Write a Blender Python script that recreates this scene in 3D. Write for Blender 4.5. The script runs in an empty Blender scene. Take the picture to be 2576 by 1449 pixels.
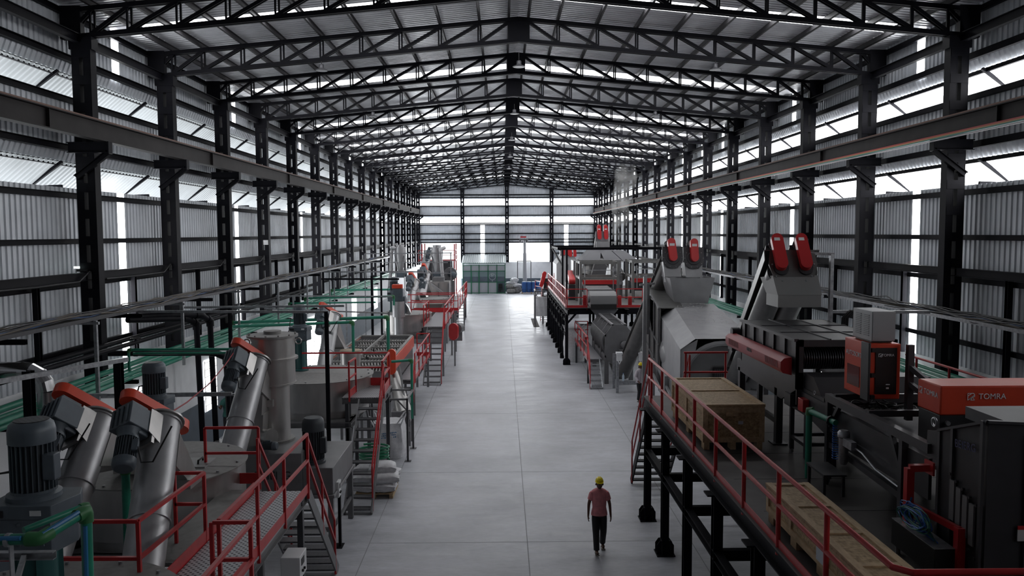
import bpy, bmesh, math, random
from mathutils import Vector as V, Matrix
random.seed(7)
sc = bpy.context.scene
COL = sc.collection
# ---------------------------------------------------------------- camera
cam = bpy.data.cameras.new('camera')
cam.sensor_width = 36.0
cam.lens = 27.99
cam.clip_end = 400
co = bpy.data.objects.new('camera', cam)
COL.objects.link(co)
co.matrix_world = (Matrix.Translation((0, 0, 7.1)) @ Matrix.Rotation(-.0113, 4, 'Z')
                   @ Matrix.Rotation(math.pi/2-.0688, 4, 'X') @ Matrix.Rotation(-.0044, 4, 'Z'))
sc.camera = co
# ---------------------------------------------------------------- light
vs = sc.view_settings
vs.view_transform = 'Standard'; vs.look = 'None'; vs.gamma = 1.0; vs.use_curve_mapping = False
vs.exposure = 0.38
sc.cycles.use_denoising = True
sc.cycles.max_bounces = 7
sc.cycles.diffuse_bounces = 5
sc.cycles.sample_clamp_indirect = 8
W = bpy.data.worlds.new('overcast_sky'); sc.world = W; W.use_nodes = True
bg = W.node_tree.nodes['Background']; bg.inputs[0].default_value = (.93, .97, 1, 1); bg.inputs[1].default_value = 2.2
def area(name, loc, rot, sx, sy, power, col=(.95, .98, 1)):
    l = bpy.data.lights.new(name, 'AREA'); l.shape = 'RECTANGLE'; l.size = sx; l.size_y = sy; l.energy = power; l.color = col
    o = bpy.data.objects.new(name, l); COL.objects.link(o); o.location = loc; o.rotation_euler = rot
    return o
# daylight that comes in by the two big openings of the far wall
area('door_daylight', (-7.5, 97.6, 3.0), (-math.pi/2, 0, 0), 4.6, 5.6, 1600)
area('window_daylight', (3.2, 97.6, 4.8), (-math.pi/2, 0, 0), 4.8, 2.2, 700)
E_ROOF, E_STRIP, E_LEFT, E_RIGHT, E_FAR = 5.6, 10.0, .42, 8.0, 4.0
# ---------------------------------------------------------------- materials
MATS = {}
def mat(name, col, rough=.5, metal=0., var=.0, scale=6., bump=0., spec=None, emit=0., stretch=None):
    if name in MATS: return MATS[name]
    m = bpy.data.materials.new(name); m.use_nodes = True
    n = m.node_tree.nodes; l = m.node_tree.links; b = n['Principled BSDF']
    c = tuple(col)+(1,)
    b.inputs['Base Color'].default_value = c; b.inputs['Roughness'].default_value = rough; b.inputs['Metallic'].default_value = metal
    if spec is not None: b.inputs['Specular IOR Level'].default_value = spec
    if emit: b.inputs['Emission Color'].default_value = c; b.inputs['Emission Strength'].default_value = emit
    if var or bump:
        tc = n.new('ShaderNodeTexCoord'); no = n.new('ShaderNodeTexNoise'); no.inputs['Scale'].default_value = scale; no.inputs['Detail'].default_value = 6
        src = tc.outputs['Object']
        if stretch:
            mp = n.new('ShaderNodeMapping'); mp.inputs['Scale'].default_value = stretch; l.new(src, mp.inputs[0]); src = mp.outputs[0]
        l.new(src, no.inputs['Vector'])
        if var:
            r = n.new('ShaderNodeMapRange'); r.inputs[1].default_value = .3; r.inputs[2].default_value = .7
            r.inputs[3].default_value = 1-var; r.inputs[4].default_value = 1+var; l.new(no.outputs['Fac'], r.inputs[0])
            mx = n.new('ShaderNodeVectorMath'); mx.operation = 'SCALE'; mx.inputs[0].default_value = col; l.new(r.outputs[0], mx.inputs['Scale'])
            l.new(mx.outputs[0], b.inputs['Base Color'])
        if bump:
            bp = n.new('ShaderNodeBump'); bp.inputs['Strength'].default_value = bump; bp.inputs['Distance'].default_value = .02
            l.new(no.outputs['Fac'], bp.inputs['Height']); l.new(bp.outputs[0], b.inputs['Normal'])
    MATS[name] = m
    return m
BLACK = mat('black_painted_steel', (.006, .006, .009), .55, .0, .25, 3, 0, .11)
SHEET = mat('galvalume_wall_sheet', (.60, .63, .67), .45, .2, .10, 1.2)
ROOFS = mat('galvalume_roof_sheet', (.78, .79, .82), .38, .2, .10, 1.5)
PURL = mat('grey_purlin_steel', (.04, .038, .042), .55, .1, .2, 3)
RUST = mat('primer_brown_beam', (.022, .019, .019), .6, .0, .25, 2, 0, .2)
WHITEW = mat('white_plaster', (.80, .81, .83), .7, 0, .05, 2)
DADO = mat('slate_dado_paint', (.10, .125, .155), .55, 0, .1, 2)
def glow(name, col, s, wave=None):  # daylight through sheets and panes is put in as emission; wave stripes it
    m = bpy.data.materials.new(name); m.use_nodes = True; n = m.node_tree.nodes; l = m.node_tree.links
    b = n['Principled BSDF']; b.inputs['Base Color'].default_value = (.28, .28, .28, 1); b.inputs['Roughness'].default_value = .5
    b.inputs['Emission Color'].default_value = tuple(col)+(1,); b.inputs['Emission Strength'].default_value = s
    if wave:
        tc = n.new('ShaderNodeTexCoord'); w = n.new('ShaderNodeTexWave'); w.bands_direction = 'Y'; w.inputs['Scale'].default_value = wave
        w.inputs['Distortion'].default_value = 0
        no = n.new('ShaderNodeTexNoise'); no.inputs['Scale'].default_value = .9; l.new(tc.outputs['Object'], no.inputs['Vector'])
        l.new(tc.outputs['Object'], w.inputs['Vector'])
        r = n.new('ShaderNodeMapRange'); r.inputs[3].default_value = .55*s; r.inputs[4].default_value = 1.05*s; l.new(w.outputs['Fac'], r.inputs[0])
        r2 = n.new('ShaderNodeMapRange'); r2.inputs[1].default_value = .3; r2.inputs[2].default_value = .7; r2.inputs[3].default_value = .75; r2.inputs[4].default_value = 1.15; l.new(no.outputs['Fac'], r2.inputs[0])
        mu = n.new('ShaderNodeMath'); mu.operation = 'MULTIPLY'; l.new(r.outputs[0], mu.inputs[0]); l.new(r2.outputs[0], mu.inputs[1])
        l.new(mu.outputs[0], b.inputs['Emission Strength'])
    return m
G_ROOF = glow('translucent_roof_light', (.97, .98, 1), E_ROOF)
G_STRIP = glow('translucent_wall_strip', (.97, .98, 1), E_STRIP)
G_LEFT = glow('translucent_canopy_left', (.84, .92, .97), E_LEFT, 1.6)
G_RIGHT = glow('translucent_canopy_right', (.98, .98, 1), E_RIGHT, 1.6)  # sunny side: same sheeting as the left, far stronger emission put in
G_FAR = glow('translucent_canopy_far', (.97, .99, 1), E_FAR)
RED = mat('red_rail_paint', (.42, .018, .022), .35, 0, .12, 5)
ORANGE = mat('orange_red_guard_paint', (.64, .06, .025), .38, 0, .05, 4)
STEEL = mat('brushed_stainless', (.44, .43, .42), .36, .8, .12, 4, stretch=(1, 1, .25))
TUBE = mat('stainless_tube', (.40, .40, .41), .38, .65, .1, 3)
GREYP = mat('grey_machine_paint', (.165, .165, .172), .45, .2, .12, 3)
DGREY = mat('dark_grey_machine_paint', (.042, .042, .047), .45, .2, .15, 3)
LIDM = mat('dusty_lid_steel', (.24, .235, .23), .6, .3, .12, 9)
MOTOR = mat('blue_grey_motor', (.085, .105, .125), .42, .1, .12, 6)
MOTORD = mat('dark_motor_fins', (.035, .042, .05), .5, .1)
TEAL = mat('teal_gearbox_paint', (.02, .085, .085), .4, .0, .1, 6)
PIPE = mat('green_plastic_pipe', (.018, .20, .13), .4, 0, .12, 5)
PIPE2 = mat('green_pipe_fitting', (.03, .15, .05), .5, 0, .15, 8)
BLUES = mat('blue_pipe_stripe', (.03, .16, .34), .4)
GALV = mat('galvanised_steel', (.36, .37, .39), .38, .7, .25, 14)
DECK = mat('perforated_deck_plate', (.40, .41, .43), .45, .5, .1, 4)
BLK = mat('black_plastic', (.008, .008, .009), .45)
RUBBER = mat('dark_belt_rubber', (.05, .05, .058), .55, 0, .2, 3)
WHITE = mat('white_enamel', (.62, .63, .64), .4)
SACK = mat('white_woven_sack', (.62, .62, .64), .75, 0, .10, 12, .35)
YEL = mat('yellow_helmet', (.9, .72, .01), .3)
BLUE = mat('blue_plastic', (.03, .11, .34), .4, 0, .1, 3)
WOOD = mat('pine_board', (.42, .30, .17), .65, 0, .25, 5, .1, stretch=(1, 1, 6))
FRAME = mat('dark_frame_steel', (.05, .05, .056), .42, .2, .15, 4)
SIGN = mat('white_lettering', (.8, .8, .82), .5)
# ---------------------------------------------------------------- mesh builder
ROOTM = {}
class MB:
    def __init__(s): s.v = []; s.f = []; s.m = []; s.mats = []; s.cur = 0
    def mt(s, m):
        if m not in s.mats: s.mats.append(m)
        s.cur = s.mats.index(m); return s
    def add(s, vs, fs):
        o = len(s.v); s.v += [V(p) for p in vs]; s.f += [tuple(i+o for i in f) for f in fs]; s.m += [s.cur]*len(fs); return s
    def hexa(s, a, b):            # a, b: two quads (lists of 4 points), joined
        return s.add(list(a)+list(b), [(3, 2, 1, 0), (4, 5, 6, 7), (0, 1, 5, 4), (1, 2, 6, 5), (2, 3, 7, 6), (3, 0, 4, 7)])
    def box(s, x0, x1, y0, y1, z0, z1):
        return s.hexa([(x0, y0, z0), (x1, y0, z0), (x1, y1, z0), (x0, y1, z0)], [(x0, y0, z1), (x1, y0, z1), (x1, y1, z1), (x0, y1, z1)])
    def cbox(s, c, d, M=None):
        c = V(c); x, y, z = d[0]/2, d[1]/2, d[2]/2
        P = [V(p) for p in ((-x, -y, -z), (x, -y, -z), (x, y, -z), (-x, y, -z), (-x, -y, z), (x, -y, z), (x, y, z), (-x, y, z))]
        if M: P = [M @ p for p in P]
        P = [p+c for p in P]
        return s.hexa(P[:4], P[4:])
    def bar(s, p, q, w, h=None, up=(0, 0, 1)):
        h = h or w; p = V(p); q = V(q); d = (q-p).normalized(); u = V(up)
        if abs(d.dot(u)) > .99: u = V((0, 1, 0))
        a = d.cross(u).normalized()*w/2; b = a.cross(d).normalized()*h/2
        return s.hexa([p-a-b, p+a-b, p+a+b, p-a+b], [q-a-b, q+a-b, q+a+b, q-a+b])
    def ibeam(s, p, q, w, h, t=.02, up=(0, 0, 1)):
        p = V(p); q = V(q); d = (q-p).normalized(); u = V(up)
        if abs(d.dot(u)) > .99: u = V((0, 1, 0))
        a = d.cross(u).normalized(); b = a.cross(d).normalized()
        s.bar(p+b*(h-t)/2, q+b*(h-t)/2, w, t, up); s.bar(p-b*(h-t)/2, q-b*(h-t)/2, w, t, up); return s.bar(p, q, t, h-2*t, up)
    def chan(s, p, q, w, h, t=.02, up=(0, 0, 1)):   # open channel
        p = V(p); q = V(q); d = (q-p).normalized(); u = V(up)
        a = d.cross(u).normalized(); b = a.cross(d).normalized()
        s.bar(p+b*(h-t)/2, q+b*(h-t)/2, w, t, up); s.bar(p-b*(h-t)/2, q-b*(h-t)/2, w, t, up); return s.bar(p-a*(w-t)/2, q-a*(w-t)/2, t, h, up)
    def cyl(s, p, q, r, r2=None, n=20, caps=True):
        return s.prof(p, q, [(0, r), (1, r if r2 is None else r2)], n, caps)
    def prof(s, p, q, pr, n=24, caps=True):   # lathe about axis p->q, pr = [(t, radius)], t in 0..1 of the length
        p = V(p); q = V(q); d = q-p; dn = d.normalized(); u = V((0, 0, 1)) if abs(dn.z) < .9 else V((1, 0, 0))
        a = dn.cross(u).normalized(); b = dn.cross(a)
        vs = []; fs = []
        for t, r in pr:
            for i in range(n):
                an = 2*math.pi*i/n; vs.append(p+d*t+(a*math.cos(an)+b*math.sin(an))*r)
        for k in range(len(pr)-1):
            for i in range(n): j = (i+1) % n; fs.append((k*n+i, k*n+j, k*n+n+j, k*n+n+i))
        if caps: fs.append(tuple(range(n-1, -1, -1))); fs.append(tuple(range((len(pr)-1)*n, len(pr)*n)))
        return s.add(vs, fs)
    def lathe(s, x, y, pr, n=40, caps=True):  # vertical, pr = [(r, z)]
        z0 = pr[0][1]; z1 = pr[-1][1]; h = z1-z0
        if abs(h) < 1e-6: h = 1e-6
        return s.prof((x, y, z0), (x, y, z0+h), [((z-z0)/h, r) for r, z in pr], n, caps)
    def tube(s, pts, r, n=10, caps=True):
        pts = [V(p) for p in pts]; vs = []; fs = []; pa = None
        for k, p in enumerate(pts):
            d = (pts[min(k+1, len(pts)-1)]-pts[max(k-1, 0)]).normalized()
            if pa is None:
                u = V((0, 0, 1)) if abs(d.z) < .9 else V((1, 0, 0)); a = d.cross(u).normalized()
            else: a = (pa-d*pa.dot(d)).normalized()
            pa = a; b = d.cross(a); rr = r[k] if isinstance(r, (list, tuple)) else r
            for i in range(n):
                an = 2*math.pi*i/n; vs.append(p+(a*math.cos(an)+b*math.sin(an))*rr)
        for k in range(len(pts)-1):
            for i in range(n): j = (i+1) % n; fs.append((k*n+i, k*n+j, k*n+n+j, k*n+n+i))
        if caps: fs.append(tuple(range(n-1, -1, -1))); fs.append(tuple(range((len(pts)-1)*n, len(pts)*n)))
        return s.add(vs, fs)
    def prism(s, poly, vec):
        poly = [V(p) for p in poly]; vec = V(vec); n = len(poly)
        return s.add(poly+[p+vec for p in poly], [tuple(range(n-1, -1, -1)), tuple(range(n, 2*n))]+[(i, (i+1) % n, (i+1) % n+n, i+n) for i in range(n)])
    def out(s, name, m=None, parent=None, bevel=0, sharp=38):
        me = bpy.data.meshes.new(name); vs = s.v
        if parent is not None:
            R = ROOTM[parent.name]; Ri = R.inverted(); vs = [Ri @ p for p in vs]
        else:
            xs = [p.x for p in vs]; ys = [p.y for p in vs]; zs = [p.z for p in vs]
            R = Matrix.Translation(((min(xs)+max(xs))/2, (min(ys)+max(ys))/2, min(zs))); Ri = R.inverted(); vs = [Ri @ p for p in vs]
        me.from_pydata([tuple(p) for p in vs], [], s.f)
        for mm in (s.mats or [m]): me.materials.append(mm)
        if s.mats: me.polygons.foreach_set('material_index', s.m)
        me.polygons.foreach_set('use_smooth', [True]*len(me.polygons))
        bm = bmesh.new(); bm.from_mesh(me); bmesh.ops.recalc_face_normals(bm, faces=bm.faces); bm.to_mesh(me); bm.free()
        me.set_sharp_from_angle(angle=math.radians(sharp))
        o = bpy.data.objects.new(name, me); COL.objects.link(o)
        if parent is not None: o.parent = parent
        else: o.matrix_world = R
        ROOTM[o.name] = R
        if bevel:
            bv = o.modifiers.new('bevel', 'BEVEL'); bv.width = bevel; bv.segments = 2; bv.limit_method = 'ANGLE'
        return o
def tag(o, label=None, cat=None, group=None, kind=None):
    if label: o['label'] = label
    if cat: o['category'] = cat
    if group: o['group'] = group
    if kind: o['kind'] = kind
    return o
def thing(name, label, cat, loc, rz=0, group=None):
    o = bpy.data.objects.new(name, None); COL.objects.link(o); o.empty_display_size = .2
    M = Matrix.Translation(loc) @ Matrix.Rotation(rz, 4, 'Z'); o.matrix_world = M; ROOTM[o.name] = M
    return tag(o, label, cat, group)
def dup(root, loc, label, group=None, rz=None):
    r = root.copy(); COL.objects.link(r)
    M = Matrix.Translation(loc) @ Matrix.Rotation(root.rotation_euler.z if rz is None else rz, 4, 'Z'); r.matrix_world = M; ROOTM[r.name] = M
    r['label'] = label
    if group: r['group'] = group
    for ch in list(root.children):
        c = ch.copy(); COL.objects.link(c); c.parent = r; ROOTM[c.name] = M
        for g in list(ch.children):
            d = g.copy(); COL.objects.link(d); d.parent = c; ROOTM[d.name] = M
    return r
ORD = ['first', 'second', 'third', 'fourth', 'fifth', 'sixth', 'seventh', 'eighth', 'ninth', 'tenth', 'eleventh', 'twelfth', 'thirteenth', 'fourteenth', 'fifteenth', 'sixteenth', 'seventeenth', 'eighteenth', 'nineteenth', 'twentieth']
def text(s, size, loc, rot, m, parent, name='lettering', depth=.002, align='CENTER'):
    cu = bpy.data.curves.new(name, 'FONT'); cu.body = s; cu.size = size; cu.extrude = depth; cu.align_x = align; cu.align_y = 'CENTER'
    t = bpy.data.objects.new('t', cu); COL.objects.link(t)
    dg = bpy.context.evaluated_depsgraph_get(); me = bpy.data.meshes.new_from_object(t.evaluated_get(dg)); bpy.data.objects.remove(t)
    me.materials.clear(); me.materials.append(m)
    Mx = Matrix.Translation(loc) @ rot.to_4x4(); me.transform(ROOTM[parent.name].inverted() @ Mx)
    o = bpy.data.objects.new(name, me); COL.objects.link(o); o.parent = parent; ROOTM[o.name] = ROOTM[parent.name]
    return o
def RM(xdir, ydir):                   # rotation with given local x and y axes
    x = V(xdir).normalized(); z = x.cross(V(ydir)).normalized(); y = z.cross(x)
    return Matrix((x, y, z)).transposed()
# ================================================================ BUILDING SHELL
XL, XR, XC = -10.0, 11.04, .52       # inner flanges of the columns, ridge line
SL, SR = -10.8, 11.84                # wall sheets
Y0, BAY, NB = 19.94, 4.8, 16
YF = 97.1                            # far wall sheet
YN = -3.9                            # near wall
YC = [Y0+BAY*k for k in range(-4, 17)]
BANDS = [22.75, 32.55, 43.0, 47.4, 52.5, 57.0, 62.2, 71.8, 93.1]
def floor_mat():
    m = bpy.data.materials.new('power_floated_concrete'); m.use_nodes = True; n = m.node_tree.nodes; l = m.node_tree.links; b = n['Principled BSDF']
    tc = n.new('ShaderNodeTexCoord')
    def noise(sc_, st, det=8):
        mp = n.new('ShaderNodeMapping'); mp.inputs['Scale'].default_value = st; l.new(tc.outputs['Object'], mp.inputs[0])
        x = n.new('ShaderNodeTexNoise'); x.inputs['Scale'].default_value = sc_; x.inputs['Detail'].default_value = det; l.new(mp.outputs[0], x.inputs['Vector']); return x
    a = noise(.5, (1, 1, 1)); c = noise(2.2, (.55, 1.6, 1)); d = noise(14, (.4, 1.5, 1))
    def mr(src, lo, hi):
        r = n.new('ShaderNodeMapRange'); r.inputs[1].default_value = .3; r.inputs[2].default_value = .7; r.inputs[3].default_value = lo; r.inputs[4].default_value = hi; l.new(src, r.inputs[0]); return r.outputs[0]
    def mul(p, q):
        x = n.new('ShaderNodeMath'); x.operation = 'MULTIPLY'; l.new(p, x.inputs[0]); l.new(q, x.inputs[1]); return x.outputs[0]
    f = mul(mul(mr(a.outputs['Fac'], .80, 1.10), mr(c.outputs['Fac'], .82, 1.10)), mr(d.outputs['Fac'], .90, 1.06))
    s = n.new('ShaderNodeVectorMath'); s.operation = 'SCALE'; s.inputs[0].default_value = (.455, .465, .50); l.new(f, s.inputs['Scale'])
    l.new(s.outputs[0], b.inputs['Base Color'])
    l.new(mr(c.outputs['Fac'], .36, .55), b.inputs['Roughness'])
    return m
fl = MB().box(SL-1.5, SR+1.5, YN-.2, YF+6, -.3, 0).out('floor', floor_mat()); tag(fl, kind='structure')
j = MB()
for x in (.53, -3.1, 4.3): j.box(x-.009, x+.009, YN, 96.5, -.02, .002)
for y in (9.5, 17.9, 23.3, 31, 38, 46, 55, 65, 76): j.box(-3.1, 4.3, y-.005, y+.005, -.02, .002)
tag(j.out('trim_1', mat('floor_joint', (.26, .26, .27), .8)), kind='structure')
def ribs(a, b, pitch=.2, d=.032):
    """trapezoid sheet profile from a to b: list of (coord, offset)"""
    o = [(a, 0)]; x = a
    while x+pitch < b:
        o += [(x+.085, 0), (x+.105, d), (x+.175, d), (x+.195, 0)]; x += pitch
    o.append((b, 0)); return o
def wsheet(mb, X, sgn, ya, yb, z0, z1, xtop=None):
    """vertical ribbed sheet on a side wall"""
    P = ribs(ya, yb); n = len(P); xt = X if xtop is None else xtop
    vs = [(X+sgn*o, y, z0) for y, o in P]+[(xt+sgn*o, y, z1) for y, o in P]
    mb.add(vs, [(i, i+1, n+i+1, n+i) for i in range(n-1)])
def cuts(a, b, w):
    e = [a]
    for y in BANDS:
        if a < y < b: e += [y-w/2, y+w/2]
    e.append(b); return [(e[i], e[i+1]) for i in range(0, len(e), 2)]
SW = .42
wn = 1
for side, X, s in (('left', SL, -1), ('right', SR, 1)):
    w = MB()
    for ya, yb in cuts(YN, YF, SW):
        wsheet(w, X, s, ya, yb, 3.55, 8.27); wsheet(w, X, s, ya, yb, 11.42, 12.95)
    wsheet(w, X, s, YN, YF, 9.25, 10.52)
    for z in (8.9, 11.1):                         # flared skirts above each opening
        wsheet(w, X+s*.16, s, YN, YF, z-.0, z+.4, X)
    tag(w.out('wall_'+side, SHEET), kind='structure')
    st = MB()
    for y in BANDS: wsheet(st, X+s*.005, s, y-SW/2-.03, y+SW/2+.03, 3.55, 8.27); wsheet(st, X+s*.005, s, y-SW/2-.03, y+SW/2+.03, 11.42, 12.95)
    tag(st.out('window_%d' % wn, G_STRIP), kind='structure'); wn += 1
    for z in (8.9, 11.1):                         # sloping translucent canopies
        c = MB(); P = ribs(YN, YF); n = len(P)
        c.add([(X+s*.06, y, z+o) for y, o in P]+[(X+s*.98, y, z-.78+o) for y, o in P], [(i, i+1, n+i+1, n+i) for i in range(n-1)])
        tag(c.out('window_%d' % wn, G_LEFT if s < 0 else G_RIGHT), kind='structure'); wn += 1
    pw = MB().box(*sorted((X+s*.1, X-s*.86)), YN, YF, 1.6, 3.3); pw.box(*sorted((X+s*.1, X-s*.02)), YN, YF, 3.3, 3.6)
    tag(pw.out('wall_%s' % side, WHITEW), kind='structure')
    pd = MB().box(*sorted((X+s*.1, X-s*.87)), YN, YF, 0, 1.6)
    tag(pd.out('baseboard_'+side, DADO), kind='structure')
# roof
def rz(x): return 13.82-.096*abs(x-XC)
r = MB(); sk = MB()
for s, xe in ((-1, SL-.1), (1, SR+.1)):
    for ya, yb in cuts(YN, YF, .8):
        P = ribs(ya, yb); n = len(P)
        r.add([(XC, y, rz(XC)+o) for y, o in P]+[(xe, y, rz(xe)+o) for y, o in P], [(i, i+1, n+i+1, n+i) for i in range(n-1)])
    for y in BANDS:
        P = ribs(y-.43, y+.43); n = len(P); a, b = XC+s*.35, xe-s*1.0
        sk.add([(a, q, rz(a)+o-.004) for q, o in P]+[(b, q, rz(b)+o-.004) for q, o in P], [(i, i+1, n+i+1, n+i) for i in range(n-1)])
        for a, b in ((XC, XC+s*.35), (xe-s*1.0, xe)):
            r.add([(a, y-.42, rz(a)), (a, y+.42, rz(a)), (b, y+.42, rz(b)), (b, y-.42, rz(b))], [(0, 1, 2, 3)])
tag(r.out('ceiling', ROOFS), kind='structure')
tag(sk.out('window_%d' % wn, G_ROOF), kind='structure'); wn += 1
# unseen near wall behind the camera, darkened to throw less light on the columns
tag(MB().prism([(SL-.2, YN, 0), (SR+.2, YN, 0), (SR+.2, YN, 12.7), (XC, YN, 13.8), (SL-.2, YN, 12.7)], (0, -.1, 0)).out('wall_near', mat('light_damping_end_wall', (.10, .10, .11), .7)), kind='structure')
# far wall
def fsheet(mb, xa, xb, z0, z1, dy0=0, dy1=0):
    P = ribs(xa, xb); n = len(P)
    def top(x): return min(z1, rz(x)) if z1 > 12 else z1
    mb.add([(x, YF+o+dy0, z0) for x, o in P]+[(x, YF+o+dy1, top(x)) for x, o in P], [(i, i+1, n+i+1, n+i) for i in range(n-1)])
w = MB(); FS = (-2.45, 7.73); DL = (-9.85, -5.1); WR = (.75, 5.65)
fsheet(w, SL, -9.85, 3.6, 5.95); fsheet(w, -5.1, FS[0]-.25, 3.6, 5.95); fsheet(w, FS[0]+.25, .75, 3.6, 5.95); fsheet(w, 5.65, FS[1]-.25, 3.6, 5.95); fsheet(w, FS[1]+.25, SR, 3.6, 5.95)
fsheet(w, SL, FS[0]-.25, 5.95, 8.2); fsheet(w, FS[0]+.25, FS[1]-.25, 5.95, 8.2); fsheet(w, FS[1]+.25, SR, 5.95, 8.2)
fsheet(w, SL, SR, 9.2, 10.45); fsheet(w, SL, SR, 8.95, 9.25, .16, 0); fsheet(w, SL, XC, 11.4, 14); fsheet(w, XC, SR, 11.4, 14); fsheet(w, SL, SR, 11.15, 11.45, .16, 0)
tag(w.out('wall_far', SHEET), kind='structure')
st = MB()
for x in FS: fsheet(st, x-.26, x+.26, 3.6, 8.2, .01, .01)
tag(st.out('window_%d' % wn, G_STRIP), kind='structure'); wn += 1
st = MB()
for z in (8.95, 11.15): st.add([(SL, YF+.06, z), (SR, YF+.06, z), (SR, YF+.9, z-.9), (SL, YF+.9, z-.9)], [(0, 1, 2, 3)])
tag(st.out('window_%d' % wn, G_FAR), kind='structure'); wn += 1
w = MB().box(-5.1, SR, YF, YF+.2, 1.6, 3.6); w.box(SL, -9.85, YF, YF+.2, 1.6, 3.6)
tag(w.out('wall_far', WHITEW), kind='structure')
w = MB().box(-5.1, SR, YF-.01, YF+.2, 0, 1.6); w.box(SL, -9.85, YF-.01, YF+.2, 0, 1.6)
tag(w.out('baseboard_far', DADO), kind='structure')
# ---------------------------------------------------------------- columns (two joists and batten plates)
def make_column(x, y, z1, ax, label, group):
    """ax=(1,0): the two joists stand side by side in X; (0,1) for the gable"""
    zb = 3.3 if y < 96.4 else 3.55
    t = thing('lattice_column', label, 'column', (x, y, zb), 0, group); zv = V((0, 0, zb))
    u = V((ax[0], ax[1], 0)); v = V((-ax[1], ax[0], 0)); c = V((x, y, 0))
    for s in (-1, 1):
        m = MB(); a = c+u*(s*.14)
        for k in (-1, 1): m.bar(a+u*(k*.085)+zv, a+u*(k*.085)+V((0, 0, z1)), .012, .28, v)
        for k in (-1, 1): m.bar(a+v*(k*.13)+zv, a+v*(k*.13)+V((0, 0, z1)), .17, .012, v)
        m.out('joist', BLACK, t)
    b = MB(); z = 3.6
    while z < z1-.4:
        for k in (-1, 1): b.bar(c+v*(k*.142)+V((0, 0, z)), c+v*(k*.142)+V((0, 0, z+.22)), .44, .012, v)
        z += .65
    b.out('batten_plates', BLACK, t)
    MB().cbox(c+V((0, 0, z1-.15)), (.56, .32, .3)).out('cap', BLACK, t)
    return t
first = None
for side, xc in (('left', XL-.23), ('right', XR+.23)):
    for k, y in enumerate(YC[3:]):
        lab = '%s black battened steel column from the camera along the %s wall' % (ORD[k], side)
        if first is None: first = make_column(xc, y, 11.9, (1, 0), lab, 'columns along the side walls')
        else: dup(first, (xc, y, 3.3), lab)
gc = None
for k, x in enumerate((-4.87, .52, 5.92)):
    lab = ['left', 'middle', 'right'][k]+' black battened column on the far end wall'
    make_column(x, YF-.35, [12.6, 13.0, 12.6][k], (1, 0), lab, 'columns on the far wall')
# crane brackets + crane beams
pb = None
for side, sx, xin in (('left', 1, XL), ('right', -1, XR)):
    for k, y in enumerate(YC[3:]):
        lab = 'black triangular crane bracket on the %s column of the %s wall' % (ORD[k], side)
        t = thing('crane_bracket', lab, 'bracket', (xin, y, 9.1), 0, 'crane brackets on the columns')
        if k == 0:
            m = MB(); yy = y-.19
            m.ibeam((xin-sx*.6, yy, 9.23), (xin+sx*.42, yy, 9.23), .16, .26); m.box(*sorted((xin+sx*.40, xin+sx*.43)), yy-.1, yy+.1, 9.08, 9.37)
            m.out('arm', BLACK, t)
            MB().ibeam((xin+sx*.36, yy, 9.1), (xin-sx*.42, yy-.02, 8.5), .12, .14).out('strut', BLACK, t)
            src = t
        else:
            for ch in src.children:
                c = ch.copy(); COL.objects.link(c); c.parent = t; ROOTM[c.name] = ROOTM[t.name]
    xb = xin+sx*.26
    t = thing('crane_beam', 'long brown steel crane beam on brackets along the %s wall' % side, 'crane beam', (xb, 50, 9.36))
    MB().ibeam((xb, YN+.3, 9.6), (xb, 93.5, 9.6), .24, .46, .025).out('girder', RUST, t)
    m = MB()
    y = YN+2
    while y < 93: m.box(xb-.09, xb+.09, y, y+.03, 9.4, 9.8); y += 9.6
    m.out('splice_plates', RUST, t)
    MB().bar((xb, YN+.3, 9.86), (xb, 93.5, 9.86), .06, .06).out('crane_rail', mat('rusty_rail', (.16, .09, .07), .6, .4), t)
for i, (c, z) in enumerate((((.42, .03, .025), 9.42), ((.45, .2, .06), 9.385), ((.03, .2, .16), 9.35), ((.5, .48, .5), 9.30))):
    m = MB().bar((XR-.45-.02*i, YN+.3, z), (XR-.45-.02*i, 93, z), .025, .03)
    tag(m.out('conductor_bar', mat('conductor_%d' % i, c, .5)), ['red', 'orange', 'green', 'pale grey'][i]+' power conductor bar running along the right crane beam', 'conductor bar', 'conductor bars')
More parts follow.
